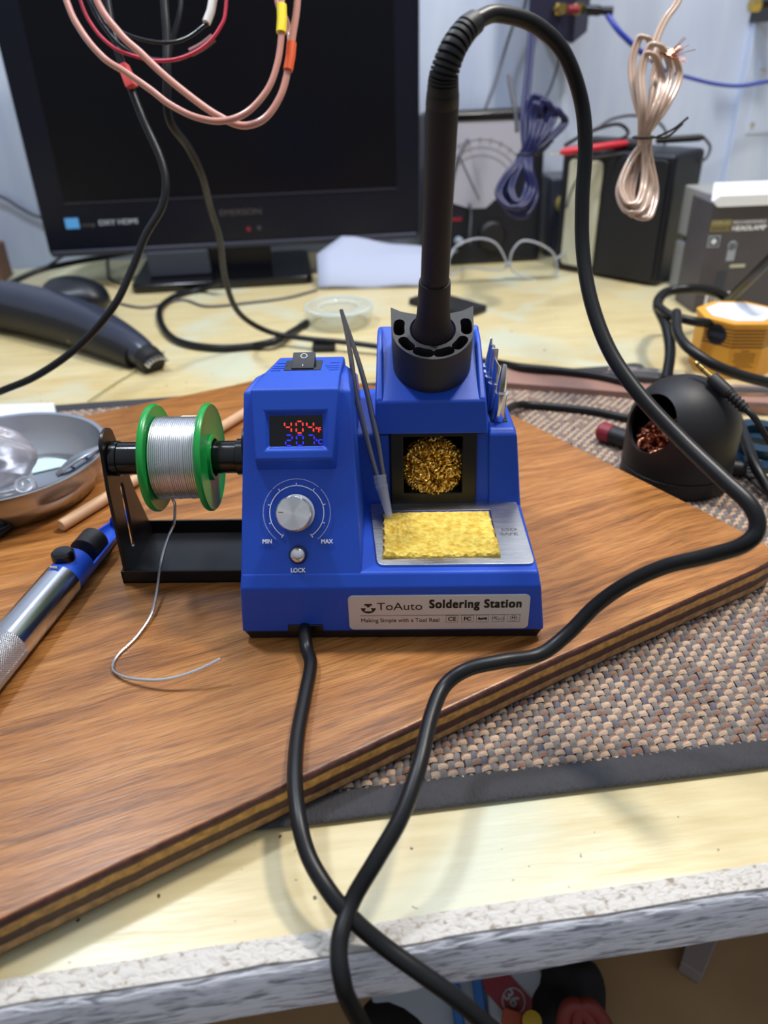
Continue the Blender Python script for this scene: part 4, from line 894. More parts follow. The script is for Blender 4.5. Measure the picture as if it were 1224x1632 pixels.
# small black connector with metal pin right of dome
a, b = onz(1140, 742, ZM + .006), onz(1188, 748, ZM + .006); F = frame(a, b - a)
pg = empty('black_connector', (a.x, a.y, ZM), 'small black connector with a bare metal pin on the right side of the dome cleaner', 'connector')
L1 = (b - a).length; M().lathe([(.0050, 0), (.0058, .002), (.0058, L1), (.004, L1 + .001)], F, 20).build('shell', BLK, pg, ang=30); M().lathe([(.0022, L1), (.0018, L1 + .012)], F, 12).build('pin', CHROME, pg)
# audio plug
ap = empty('audio_plug', at(1150, 620, .555), 'black audio plug with gold three-band tip and cable, leaning behind the dome cleaner', 'audio plug')
a, b = at(1106, 575, .535), at(1196, 660, .515); dj = (b - a).normalized(); F = frame(a, dj); L2 = (b - a).length
jp = [(.0003, 0), (.0013, .0012), (.0018, .0030), (.0012, .0045)]
M().lathe([(.0004, 0), (.0014, .0014), (.0018, .0030), (.0012, .0042), (.0018, .0046), (.0018, .0078), (.0018, .0150), (.0024, .0152), (.0024, .0175)], F, 20).build('gold_pin', BRS, ap, ang=30, label='gold plated pin')
M().lathe([(.00185, .0043), (.00185, .0048)], F, 20).build('insulating_band', BLACKP, ap); M().lathe([(.00185, .0088), (.00185, .0094)], F, 20).build('insulating_band', BLACKP, ap)
pr = [(.0042, .0170), (.0046, .0178), (.0046, .0330)]
for k in range(5): pr += [(.0040, .0335 + k * .0032), (.0040, .0345 + k * .0032), (.0030, .0346 + k * .0032), (.0030, .0364 + k * .0032)]
M().lathe(pr, F, 24).build('plug_body', BLK, ap, ang=30)
M().tube(smooth([a + dj * .045, b + dj * .004, at(1222, 697, .515), at(1260, 745, .53), at(1330, 800, .58)], 8), .0021, 10).build('cable', RUB, ap)
# dark rings (blue-black) and cables at the right edge
for k, (px, py, z, rr_, lb) in enumerate(((1212, 700, ZB + .012, .024, 'dark teal plastic ring lying on top at the right edge behind the dome'), (1206, 722, ZB + .004, .026, 'dark teal plastic ring lying lower at the right edge behind the dome'))):
    q = onz(px, py, z); top(M().lathe([(rr_ * .62, -.004), (rr_, -.004), (rr_ + .001, 0), (rr_, .004), (rr_ * .62, .004), (rr_ * .60, 0), (rr_ * .62, -.004)], Matrix.Translation(q) @ Matrix.Rotation(.12, 4, 'X'), 48, cap=False).build('plastic_ring', TEAL, ang=40), lb, 'ring', 'dark rings at the right edge')
def cable(name, pts, r, m_, label, cat='cable', n=10, sm=8, flat=1.0, parent=None):
    P_ = smooth(pts, sm)
    if P_[0].z > .29: P_ = [P_[0] + Vector((0, 0, .30)), P_[0] + Vector((0, 0, .05))] + P_; r = ([r[0], r[0]] + list(r)) if hasattr(r, '__len__') else r
    if P_[-1].z > .29: P_ = P_ + [P_[-1] + Vector((0, 0, .05)), P_[-1] + Vector((0, 0, .30))]
    o = M().tube(P_, r, n, flat=flat).build(name, m_, parent, ang=80)
    if parent is None: top(o, label, cat)
    elif label: o['label'] = label
    return o
cable('black_cable', [onz(1165, 640, ZB + .02), onz(1188, 700, ZB + .022), onz(1205, 745, ZB + .018), onz(1240, 800, ZB + .006), onz(1300, 860, ZB + .004)], .0040, RUB, 'black cable running down the right edge of the picture beside the dome')
# wood strip behind the mat and blister
q = [onz(800, 621, ZB + .001), onz(1010, 638, ZB + .001), onz(1290, 668, ZB + .001), onz(1290, 640, ZB + .001), onz(1010, 608, ZB + .001), onz(790, 594, ZB + .001)]
z2 = Vector((0, 0, .008))
top(M().extr([(p.x, p.y) for p in q], ZB, ZB + .009).build('wood_strip', PINKWD, bevel=.0015), 'long flat pinkish brown wooden strip lying behind the mat', 'wood strip')
cable('power_cord', [Vector((.045, .134, .012)), Vector((.058, .150, .005)), onz(790, 668, .0040), onz(806, 655, .0036), onz(828, 645, ZM + .006), onz(880, 648, ZM + .003), onz(950, 656, ZM + .003), onz(1010, 668, ZM + .003), onz(1060, 668, ZM + .003)], .0034, RUB, 'black power cord leaving the back of the blue station across the mat', 'cable')
q = onz(1030, 600, ZB + .012); m = M().box((-.035, -.012, 0), (.035, .012, .008), Matrix.Translation((q.x, q.y, ZB + .009)) @ Matrix.Rotation(-.25, 4, 'Z'))
top(m.build('clear_packet', CLEARP, bevel=.003), 'shiny clear plastic packet on the wooden strip left of the dome cleaner', 'packet')
q = onz(1212, 622, ZB + .012); m = M().box((-.025, -.008, 0), (.025, .008, .006), Matrix.Translation((q.x, q.y, ZB + .009)) @ Matrix.Rotation(-.1, 4, 'Z'))
top(m.build('clear_packet', CLEARP, bevel=.003), 'shiny clear plastic packet below the orange box at the right edge', 'packet')
# orange octagonal box
oc_ = onz(1170, 582, ZB); ocx, ocy = B(.391, .383, 0).xy; RO = .0385
ob = empty('orange_box', (ocx, ocy, ZB), 'orange octagonal cardboard box with striped side and round black emblem at the right edge', 'box')
F8 = Matrix.Translation((ocx, ocy, ZB)) @ Matrix.Rotation(TH + math.radians(22.5 - 12), 4, 'Z')
o8 = [(RO * math.cos(math.radians(45 * k)), RO * math.sin(math.radians(45 * k))) for k in range(8)]
HO = .055
M().extr(o8, 0, HO - .003, F8).build('carton', ORANGE, ob, bevel=.0006)
M().extr([(x * 1.035, y * 1.035) for x, y in o8], HO - .0035, HO, F8).build('lid_rim', ORANGE, ob, bevel=.0008)
M().extr([(x * .82, y * .82) for x, y in o8], HO - .001, HO + .0006, F8).build('foil_top', mat('crinkled_foil_paper', (226, 228, 236), .3, bump=1, bscale=70), ob, label='crumpled white foil on top')
ap_ = RO * math.cos(PI / 8)
def face(k):                       # frame on side k of the octagon
    a = math.radians(45 * k + 22.5); c = F8 @ Vector((ap_ * math.cos(a), ap_ * math.sin(a), 0)); n = (F8.to_3x3() @ Vector((math.cos(a), math.sin(a), 0)))
    x = Vector((0, 0, 1)).cross(n); f = Matrix((x, Vector((0, 0, 1)), n)).transposed().to_4x4(); f.translation = c; return f
fk = sorted(range(8), key=lambda k: (face(k).translation - Vector((CAM.x, CAM.y, 0))).length)[:3]
for kk in fk:
    f = face(kk); m = M()
    for j in range(6): z = HO - .0075 - j * .0032; m.box((-.0145, z, -.0001), (.0145, z + .0013, .0002), f)
    m.build('printed_stripes', BROWNP, ob, flat=True)
f = face(fk[0]); m = M()
for j, w in enumerate((.008, .020, .020, .018, .020, .014, .020)):
    z = .028 - j * .0026; m.box((-w / 2, z, -.0001), (w / 2, z + .0007, .0002), f)
m.build('printed_lines', BROWNP, ob, flat=True)
lk = min(fk, key=lambda k: face(k).translation.x); f = face(lk) @ Matrix.Translation((-.001, HO - .014, 0))
em = M().lathe([(.0098, 0), (.0098, .0006)], f, 36).build('round_emblem', SILV, ob, label='round black and silver emblem'); M().lathe([(.0080, .0005), (.0080, .0008)], f, 36).build('emblem_disc', BLACKP, em); M().box((-.0086, -.0024, .0005), (.0086, .0024, .0011), f).build('emblem_band', SILV, em)

# headlamp carton and equipment behind
hb = empty('headlamp_box', B(.50, .58, ZB), 'dark grey printed headlamp carton with raised white flap, standing at the right edge', 'box')
HBF = FB @ Matrix.Translation((.436, .552, ZB)) @ Matrix.Rotation(math.radians(-3), 4, 'Z') @ Matrix.Rotation(0, 4, 'X')
M().box((0, 0, 0), (.125, .055, .124), HBF).build('carton', CARDD, hb, bevel=.0008)
M().extr(rrect(.001, .1205, .125, .1320, .0045), -.0005, .0045, HBF @ FF).build('white_flap', CARDW, hb, label='white inner flap'); 
M().hexa([HBF @ Vector(p) for p in ((.004, .012, .124), (.121, .012, .124), (.121, .014, .124), (.004, .014, .124))], [HBF @ Vector(p) for p in ((.012, .030, .140), (.115, .030, .140), (.115, .032, .140), (.012, .032, .140))]).build('lid_flap', CARDW, hb)
HT_ = HBF @ FF
def hbox(x0, z0, x1, z1, m_, nm, lb=None): return M().box((x0, z0, -.0001), (x1, z1, .0004), HT_).build(nm, m_, hb, flat=True, label=lb)
hbox(.002, .093, .026, .106, OLIVE, 'olive_panel'); hbox(.024, .028, .075, .034, CREAM, 'cream_stripe') if False else None
text('COB LED', 'carton_lettering', CREAM, hb, HT_ @ Matrix.Translation((.003, .1015, .0004)), .0034, sx=1.1); text('SENSOR', 'carton_lettering', CARDD, hb, HT_ @ Matrix.Translation((.003, .0945, .0004)), .0042, bold=.0002, sx=1.15)
text('RECHARGEABLE', 'carton_lettering', CARDW, hb, HT_ @ Matrix.Translation((.0275, .1010, .0002)), .0034, bold=.0001, sx=1.1); text('HEADLAMP', 'carton_lettering', CARDW, hb, HT_ @ Matrix.Translation((.0275, .0935, .0002)), .0052, bold=.0003, sx=1.05)
hbox(.002, .076, .016, .089, LWHITE, 'feature_icon'); hbox(.0032, .0772, .0148, .0878, CARDD, 'icon_field'); M().lathe([(.003, .0003), (.003, .0008)], HT_ @ Matrix.Translation((.009, .0825, 0)), 20).build('icon_dot', CARDW, hb)
m = M().lathe([(.0055, .0002), (.0055, .0006)], HT_ @ Matrix.Translation((.032, .077, 0)), 20); m.box((.0275, .060, .0001), (.0370, .080, .0006), HT_); m.build('lamp_picture', LWHITE, hb, label='printed picture of a lamp head')
hbox(.034, .052, .052, .0555, CREAM, 'cream_bar'); hbox(.020, .030, .032, .049, DGREY, 'dark_picture')
lb_ = hbox(.012, .004, .050, .024, CARDW, 'barcode_label', 'white barcode label'); m = M()
for k in range(16): x = .015 + k * .0018; m.box((x, .008, .0004), (x + rng.uniform(.0004, .0012), .020, .0006), HT_)
m.build('barcode_lines', BLACKP, lb_, flat=True)
for k, (z0, z1, lb) in enumerate(((ZB, ZB + .058, 'beige metal switch box standing below the other behind the headlamp carton'), (ZB + .066, ZB + .124, 'beige metal switch box stacked on top behind the headlamp carton'))):
    e = empty('switch_box', B(.50, .66, z0), lb, 'switch box', 'stacked beige boxes'); M().box((.462, .612, z0), (.60, .675, z1), FB).build('case', BEIGE, e, bevel=.002)
    F = FB @ Matrix.Translation((.479, .612, z0 + .030)) @ FF; M().lathe([(.011, 0), (.011, .004), (.009, .010), (.0085, .012)], F, 24).build('knob', BLKG, e, label='black round knob')
    M().box((-.0012, -.010, .010), (.0012, .010, .0135), F).build('knob_bar', BLK, e)
    if k: M().box((.47, .616, z0 - .008), (.59, .670, z0), FB).build('foot_block', BLK, e)
# black speaker-like power box
A_ = onz(880, 428, ZB); Bq = onz(1045, 458, ZB); Cq = onz(1102, 418, ZB)
d1 = (Bq - A_); d2 = (Cq - Bq); d2 = d2 - d1 * (d2.dot(d1) / d1.length_squared); ang_ = math.atan2(d1.y, d1.x); wb_ = d1.length
sb = empty('black_box', A_ + d1 / 2, 'large black metal box with cream front panel, standing against the wall behind the cable', 'equipment box')
SF = Matrix.Translation(A_) @ Matrix.Rotation(ang_, 4, 'Z'); HH = .160
M().box((0, 0, 0), (wb_, .085, HH), SF).build('case', BLACKBOX, sb, bevel=.006, seg=3); 
SFF = SF @ FF
M().extr(rrect(.014, .010, wb_ * .40, HH - .014, .006), 0, .003, SFF).build('cream_panel', CREAM, sb, bevel=.001, label='cream front panel'); M().extr(rrect(wb_ * .44, .006, wb_ - .006, HH - .006, .008), 0, .004, SFF).build('front_cover', BLACKBOX, sb, bevel=.0015)
M().tube(smooth([SFF @ Vector((.034, .130, .003)), SFF @ Vector((.022, .11, .003)), SFF @ Vector((.016, .085, .003))], 5), .0016, 8).build('marking_curve', GRYW, sb)
# test leads on top of it
zt = ZB + HH
def tl(px, py, up=.006): r = onz(px, py, zt + up); return r
tops = [(890, 205), (930, 190), (985, 182)]
lead = lambda pts: [onv(px, py, v) for px, py, v in pts]
cable('test_lead', lead([(905, 228, .76), (950, 205, .75), (975, 190, .76), (1010, 184, .78), (1045, 192, .78), (1062, 215, .77), (1050, 255, .75)]), .0020, GRYW, 'grey test lead looping highest over the black box top', 'test lead')
cable('test_lead', lead([(900, 232, .75), (940, 210, .73), (985, 198, .74), (1000, 215, .74), (960, 232, .73), (915, 245, .73), (940, 252, .72), (1000, 245, .72)]), .0022, BLK, 'black test lead coiled on top of the black box', 'test lead')
pb2 = empty('test_probe', onv(1080, 220, .72), 'long black test probe with lead looping back over the black box', 'test probe')
a, b = onv(1045, 224, .73), onv(1122, 219, .71); M().lathe([(.0030, 0), (.0042, .004), (.0042, (b - a).length * .9), (.0026, (b - a).length)], frame(a, b - a), 16).build('grip', BLK, pb2)
cable('lead', lead([(1122, 219, .71), (1132, 235, .71), (1122, 255, .71), (1095, 262, .72), (1060, 252, .73), (1035, 240, .74)]), .0018, GRYW, None, parent=pb2)
rp2 = empty('red_test_probe', onv(950, 235, .72), 'red test probe lying across the top of the black box', 'test probe'); a, b = onv(892, 243, .73), onv(1000, 228, .73)
M().lathe([(.0020, 0), (.0048, .006), (.0044, (b - a).length * .9), (.003, (b - a).length)], frame(a, b - a), 16).build('grip', REDP, rp2); M().lathe([(.0012, -.014), (.0014, 0)], frame(a, b - a), 8).build('needle', CHROME, rp2)
M().box((wb_ * .10, .01, HH), (wb_ * .62, .05, HH + .010), SF).build('lead_clutter', BLK, sb, bevel=.003)
# analogue multimeter
vm = empty('analogue_multimeter', B(.25, .84, ZB), 'big black analogue multimeter with pale dial face behind the iron handle', 'multimeter')
VF = FB @ Matrix.Translation((.165, .835, ZB)) @ Matrix.Rotation(-.10, 4, 'X')
M().box((0, 0, 0), (.170, .070, .205), VF).build('case', BLACKBOX, vm, bevel=.008, seg=3)
VT = VF @ FF; MR_ = [(.012, .095), (.062, .078), (.085, .078), (.118, .105), (.140, .150), (.140, .190), (.012, .190)]
M().extr(MR_, 0, .002, VT).build('dial_face', MUTG, vm, flat=True, label='pale dial face'); m = M()
for R_ in (.052, .062, .072): m.ring(VT @ Matrix.Translation((.075, .095, .0021)), R_, .0005, 24, 4, a0=.45, a1=PI - .45)
for k in range(11):
    a = .5 + k * .215; m.tube([VT @ Vector((.075 + r * math.cos(a), .095 + r * math.sin(a), .0022)) for r in (.066, .075)], .0005, 4)
m.build('dial_scale', GREYP, vm); M().tube([VT @ Vector((.075, .090, .0035)), VT @ Vector((.044, .150, .0035))], .0006, 6).build('needle', BLACKP, vm)
M().box((.004, .190, 0), (.150, .200, .004), VT).build('top_bar', BLKG, vm, bevel=.002); kb = M().lathe([(.020, 0), (.020, .006), (.016, .010)], VT @ Matrix.Translation((.095, .040, 0)), 30).build('range_knob', BLK, vm, label='black range selector'); M().box((.030, .062, 0), (.050, .067, .002), VT).build('red_mark', DRED, vm); M().lathe([(.006, 0), (.006, .01), (.003, .014)], VT @ Matrix.Translation((.045, .035, 0)), 16).build('white_knob', LWHITE, vm, label='small white knob')
cable('jack_lead', [VT @ Vector((.060, .030, .010)), VT @ Vector((.058, .045, .018)), VT @ Vector((.062, .070, .008)), VT @ Vector((.06, .085, .004))], .0018, GRYW, None, parent=vm)
gb = M().box((.350, .86, ZB), (.395, .93, ZB + .110), FB).build('grey_case', SILV, bevel=.004); top(gb, 'bluish grey case with a dark knob between the multimeter and the black box', 'case')
M().lathe([(.013, 0), (.013, .008), (.010, .012)], FB @ Matrix.Translation((.372, .86, ZB + .075)) @ FF, 24).build('knob', OLIVE, gb)
# safety glasses
sg = empty('safety_glasses', onz(800, 450, ZB), 'clear safety glasses with pale rims standing on the bench before the multimeter', 'glasses')
V_ = .735
def gp(px, py, v=V_): return onv(px, py, v)
lensL = [(718, 440), (716, 408), (735, 388), (765, 380), (790, 388), (805, 412), (806, 428), (780, 430), (745, 427)]
lensR = [(812, 425), (816, 402), (832, 384), (858, 388), (880, 402), (887, 420), (884, 448), (850, 446), (822, 436)]
for Lp_ in (lensL, lensR):
    pts = [gp(*p) for p in Lp_]; c_ = sum(pts, Vector()) / len(pts); sm = smooth(pts + [pts[0]], 5)
    M().tube(sm, .0013, 8).build('rim', mat('clear_rim', (214, 218, 232), .2, trans=.4), sg)
    m = M(); k = len(sm) - 1; off_ = BY * .0012
    m.add([c_ - BY * .003] + sm[:-1] + [c_ - BY * .003 + off_] + [v + off_ for v in sm[:-1]], [(0, i + 1, (i + 1) % k + 1) for i in range(k)] + [(k + 1, k + 2 + (i + 1) % k, k + 2 + i) for i in range(k)] + [(i + 1, k + 2 + i, k + 2 + (i + 1) % k, (i + 1) % k + 1) for i in range(k)])
    m.build('lens', LENS, sg)
M().tube(smooth([gp(804, 425), gp(809, 420), gp(814, 424)], 4), .002, 8).build('bridge', LWHITE, sg)
M().tube(smooth([gp(887, 412), onv(900, 405, .78), onv(905, 410, .86)], 6), .0018, 8).build('temple', LWHITE, sg); M().tube(smooth([gp(716, 412), onv(722, 402, .78), onv(730, 400, .86)], 6), .0018, 8).build('temple', LWHITE, sg)

# crossover box on the wall, terminals, banana plug, wires
xb = empty('speaker_unit', B(.355, .93, .256), 'dark navy speaker unit with gold terminals mounted high on the wall', 'speaker')
XF = FB @ Matrix.Translation((.300, .885, .262)) 
M().hexa([XF @ Vector(p) for p in ((.008, 0, .012), (.066, -.02, -.008), (.103, .03, .006), (.050, .087, .006))], [XF @ Vector(p) for p in ((.006, 0, .20), (.064, -.02, .20), (.103, .03, .20), (.050, .087, .20))]).build('case', NAVYB, xb, bevel=.002)
T0 = onv(903, 14, .83); T1 = onv(932, 15, .84)
ftm = frame(T0, -BY * .9 + BX * .1, BX)
for px in (895, 924):
    c_ = onv(px, 14, .85); M().lathe([(.0075, 0), (.0075, .012), (.005, .013), (.005, .020), (.0068, .021), (.0068, .027)], frame(c_ + BY * .022, -BY), 6).build('terminal', BRS, xb, label='gold hexagonal terminal'); 
a = onv(905, 15, .845); b = onv(922, 15, .845); M().lathe([(.0052, 0), (.0052, (b - a).length)], frame(a, b - a), 16).build('red_collar', DRED, xb)
bn = empty('banana_plug', onv(952, 16, .84), 'black banana plug stuck in the gold terminals with blue wire', 'plug'); a = onv(934, 16, .84); b = onv(977, 18, .83)
M().lathe([(.0055, 0), (.0062, .003), (.0062, (b - a).length * .5), (.0048, (b - a).length * .55), (.0055, (b - a).length)], frame(a, b - a), 18).build('shell', BLKG, bn)
M().tube(smooth([onv(968, 24, .83), onv(985, 48, .82), onv(1005, 68, .82), onv(1030, 90, .83), onv(1060, 112, .85), onv(1095, 123, .87), onv(1140, 134, .88), onv(1180, 137, .89), onv(1224, 130, .9), onv(1300, 118, .9)], 8), [.0036] * 24 + [.0024] * 49, 10).build('blue_wire', BLUW, bn)
# gold connector top right
gc = empty('gold_connector', onv(1210, 8, .88), 'gold and black connector peeking in at the top right corner', 'connector'); a = onv(1196, 8, .88); b = onv(1260, 6, .88); M().lathe([(.0095, 0), (.0095, .012)], frame(a, b - a), 6).build('nut', BRS, gc); M().lathe([(.006, .012), (.006, (b - a).length)], frame(a, b - a), 18).build('barrel', BLKG, gc)
M().box((-.006, 0, -.02), (.006, .10, .02), frame(b, (0, 0, 1), BX)).build('bracket', BLKG, gc)
# hinge plate on the wall
hp = M().box((.690, .9530, .125), (.76, .9560, .225), FB).build('hinge_plate', WALLM, bevel=.001); top(hp, 'pale painted metal plate with a screw fixed to the wall at the right edge', 'plate')
for z in (.138, .212): M().lathe([(.004, 0), (.004, .0015), (.002, .002)], FB @ Matrix.Translation((.697, .953, z)) @ FF, 14).build('screw', CHROME, hp)

# hanging wire bundles
def bundle(name, cx, ytop, ytie, ybot, zt, zbm, loops_up, loops_dn, r, m_, label, tail, seed, tie_m=BLKM):
    e = empty(name, at(cx[1], ybot, zbm), label, 'wire bundle'); rg = np.random.default_rng(seed); m = M()
    for (xl, yt, xr) in loops_up:
        z0 = zt + rg.uniform(-.008, .008); pts = [at(cx[1] + rg.uniform(-7, 7), ytie, zbm * .5 + zt * .5), at(xl + (cx[1] - xl) * .35, ytie - (ytie - yt) * .35, z0), at(xl, yt + (ytie - yt) * .30, z0), at(xl * .75 + xr * .25, yt + 6, z0 - .004), at((xl + xr) / 2, yt, z0 - .006), at(xl * .25 + xr * .75, yt + 8, z0 - .004), at(xr, yt + (ytie - yt) * .3, z0 + .004), at(xr + (cx[1] - xr) * .4, ytie - (ytie - yt) * .35, z0), at(cx[1] + rg.uniform(-7, 7), ytie, zbm * .5 + zt * .5)]
        P = smooth(pts, 7); m.tube(P, r, 8); m.tube([p + Vector((r * 1.6, 0, -r * .4)) for p in P], r, 8)
    for (xl, yb, xr) in loops_dn:
        z0 = zbm + rg.uniform(-.008, .008); pts = [at(cx[1] + rg.uniform(-7, 7), ytie, zbm * .5 + zt * .5), at(xl + (cx[1] - xl) * .45, ytie + (yb - ytie) * .3, z0), at(xl, ytie + (yb - ytie) * .7, z0), at(xl * .8 + xr * .2, yb - 5, z0 - .003), at((xl + xr) / 2, yb, z0 - .004), at(xl * .2 + xr * .8, yb - 7, z0 - .003), at(xr, ytie + (yb - ytie) * .65, z0 + .003), at(xr + (cx[1] - xr) * .5, ytie + (yb - ytie) * .3, z0), at(cx[1] + rg.uniform(-7, 7), ytie, zbm * .5 + zt * .5)]
        P = smooth(pts, 7); m.tube(P, r, 8); m.tube([p + Vector((r * 1.6, 0, -r * .4)) for p in P], r, 8)
    P = smooth([at(*p) for p in tail], 8)
    if P[-1].z > .29 and P[-1].y < .6: P += [P[-1] + Vector((0, 0, .05)), P[-1] + Vector((0, 0, .30))]
    m.tube(P, r, 8); m.tube([p + Vector((r * 1.7, 0, 0)) for p in P], r, 8)
    m.build('coiled_wire', m_, e, ang=80)
    tm = (zt + zbm) / 2; c_ = at(cx[1], ytie, tm); w = (at(cx[1] + cx[0], ytie, tm) - c_).length
    k = M().ring(Matrix.Translation(c_) @ Matrix.Diagonal((1, .7, 1, 1)), w, .0010, 28, 6)
    k.tube(smooth([c_ + Vector((w, -.003, 0)), c_ + Vector((w + .012, -.006, .006)), c_ + Vector((w + .022, -.006, .014))], 4), .0009, 6); k.tube(smooth([c_ + Vector((w, -.003, 0)), c_ + Vector((w + .008, -.008, .001)), c_ + Vector((w + .018, -.008, .010))], 4), .0009, 6)
    k.build('twist_tie', tie_m, e); return e
tb = bundle('speaker_wire_bundle', (17, 1026), 60, 219, 345, .60, .62, [(1004, 58, 1044), (1020, 70, 1066), (1016, 84, 1052), (1040, 78, 1080)], [(984, 338, 1030), (992, 344, 1040), (1004, 347, 1042), (988, 325, 1024), (998, 332, 1034)], .0017, TAN, 'tan clear speaker wire coiled and tied with a black twist tie, hanging before the wall', [(1036, 95, .60), (1044, 60, .60), (1058, 30, .60), (1078, 0, .60), (1095, -60, .60), (1100, -160, .60)], 5)
c_ = at(1072, 86, .594); m = M()
for k in range(16): d_ = Vector(rng.normal(size=3)) * .004; m.tube([c_ - Vector((.010, 0, -.001)), c_ + d_ * .4, c_ + Vector((.006, -.004, .003)) + d_], .0003, 4)
m.build('bare_copper_strands', COPW, tb)
nb = bundle('navy_wire_bundle', (12, 836), 155, 246, 345, .88, .88, [(838, 152, 868), (852, 160, 880), (868, 172, 897), (846, 165, 858)], [(792, 330, 845), (800, 342, 850), (806, 345, 846), (812, 322, 838)], .0026, NAVY, 'dark blue wire coiled and tied, hanging below the navy speaker unit', [(836, 246, .88), (832, 190, .90), (838, 130, .91), (844, 60, .92), (846, 30, .925)], 6)
cable('grey_wire', [at(824, 210, .93), at(822, 180, .93), at(815, 145, .93), at(811, 120, .93)], .0026, GRYW, 'short stiff grey wire end sticking up left of the dark blue bundle')
cable('thin_wire', [onv(850, -160, .95), onv(838, 0, .95), onv(818, 40, .95), onv(800, 95, .95), onv(783, 150, .93), onv(760, 200, .90), onv(735, 240, .82), onv(725, 275, .82), onv(718, 320, .80), onv(712, 380, .79)], .0022, GRYW, 'thin grey wire running down the wall past the multimeter dial')
cable('thin_wire', [onv(898, 70, .93), onv(888, 108, .955), onv(878, 138, .955), onv(868, 160, .93)], .0018, GRYW, 'thin grey wire hanging from the navy speaker unit')
cable('thin_wire', [onv(-60, 300, .962), onv(0, 313, .962), onv(30, 330, .962), onv(60, 345, .962), onv(120, 360, .95)], .0026, GRYW, 'thin dark wire on the wall left of the television')

# ---------------------------------------------------------------- television
tv = empty('television', B(-.12, .87, ZB), 'black flat television with blue sticker on the lower bezel, at the back of the bench', 'television')
VV = .820
def tvp(px, py): q_ = onv(px, py, VV); return (q_.dot(BX), q_.z)
xl, zb_ = tvp(78, 403); xr, zr = tvp(669, 388); zb_ = (zb_ + zr) / 2; zt_ = .36
TF = FB @ Matrix.Translation((0, VV, 0)) @ FF
M().extr(rrect(xl, zb_, xr, zt_, .008), -.050, 0, TF).build('casing', TVB, tv, bevel=.003)
sx0, sz0 = tvp(103, 326); sx1, sz1 = tvp(632, 296); sz = (sz0 + sz1) / 2
M().box((sx0, sz, -.002), (sx1, zt_ - .03, .0004), TF).build('screen', TVS, tv, flat=True)
M().box((sx0, sz - .0018, -.001), (sx1, sz - .0002, .0014), TF).build('screen_trim', TVG, tv, label='thin grey trim line under the screen')
M().box((xl + .004, zb_ + .001, -.001), (xr - .004, zb_ + .009, .0045), TF).build('lower_lip', TVG, tv, bevel=.002, label='grey-black lower lip')
a = tvp(106, 365); b = tvp(124, 347); M().box((a[0], a[1], 0), (b[0], b[1], .0006), TF).build('energy_sticker', SKY, tv, flat=True, label='light blue square sticker')
def tvt(s_, px, py, h, m_, **kw): p_ = tvp(px, py); return text(s_, 'bezel_lettering', m_, tv, TF @ Matrix.Translation((p_[0], p_[1], .0006)), h, **kw)
tvt('energy', 131, 361, .0045, GREYP, bold=.0001); tvt('DXY HDMI', 158, 359, .0065, LWHITE, bold=.0003, sx=1.15)
tvt('EMERSON', 350, 344, .0075, mat('gunmetal_print', (74, 70, 70), .5), bold=.0001, sx=1.2)
p_ = tvp(396, 365); M().lathe([(.003, 0), (.003, .0012)], TF @ Matrix.Translation((p_[0], p_[1], 0)), 16).build('standby_light', DRED, tv, label='small red standby light'); p_ = tvp(413, 363); M().lathe([(.003, 0), (.003, .0012)], TF @ Matrix.Translation((p_[0], p_[1], 0)), 16).build('sensor_window', DGREY, tv)
n0 = onv(328, 400, VV + .03); n1 = onv(432, 400, VV + .03)
M().box((n0.dot(BX), VV + .01, ZB + .008), (n1.dot(BX), VV + .035, zb_ + .03), FB).build('neck', TVB, tv)
s0 = onz(212, 466, ZB); s1 = onz(500, 458, ZB)
M().extr(rrect(s0.dot(BX), s0.dot(BY) - .012, s1.dot(BX), s0.dot(BY) + .15, .012), ZB, ZB + .012, FB).build('stand_base', BLKG, tv, bevel=.003, label='glossy black stand base')
# things by the stand
g0 = onz(236, 447, ZB + .013)
top(M().box((g0.dot(BX), .815, ZB + .012), (g0.dot(BX) + .085, .88, ZB + .047), FB).build('grey_module', DGREY, bevel=.003), 'dark grey plastic module on the television stand base, left of the neck', 'module')
c0_ = onz(100, 440, ZB); top(M().hexa([onz(75, 448, ZB), onz(215, 455, ZB), onz(262, 392, ZB), onz(180, 400, ZB)], [p_ + Vector((0, 0, .004)) for p_ in (onz(75, 448, ZB), onz(215, 455, ZB), onz(262, 392, ZB), onz(180, 400, ZB))]).build('cream_card', mat('pale_yellow_card', (226, 220, 176), .6)), 'pale yellow card lying flat under the left end of the television', 'card')
# folded paper
f0, f1 = onz(507, 460, ZB + .002), onz(690, 456, ZB + .002); f2, f3 = onv(660, 392, .80), onv(520, 384, .81)
m = M(); rows = []
for t in np.linspace(0, 1, 9):
    a = f0.lerp(onv(505, 405, .79), t); b = f1.lerp(onv(700, 405, .775), t); bulge = -BY * .008 * math.sin(PI * t); rows.append((a + bulge, b + bulge))
for t in np.linspace(.15, 1, 7):
    a = rows[8][0].lerp(onv(545, 376, .815), t) ; b = rows[8][1].lerp(onv(705, 398, .812), t); rows.append((a, b))
vs = []
for a, b in rows:
    for k in range(9): vs.append(a.lerp(b, k / 8) + Vector((0, 0, .0015 * math.sin(k * 1.3))))
n = len(vs); fs = [(i * 9 + k, i * 9 + k + 1, i * 9 + k + 10, i * 9 + k + 9) for i in range(len(rows) - 1) for k in range(8)]
m.add(vs, fs); po = m.build('folded_paper', PAPER, ang=60, recalc=False); md = po.modifiers.new('s', 'SOLIDIFY'); md.thickness = .002
top(po, 'folded white paper leaning on the television stand behind the iron', 'paper')

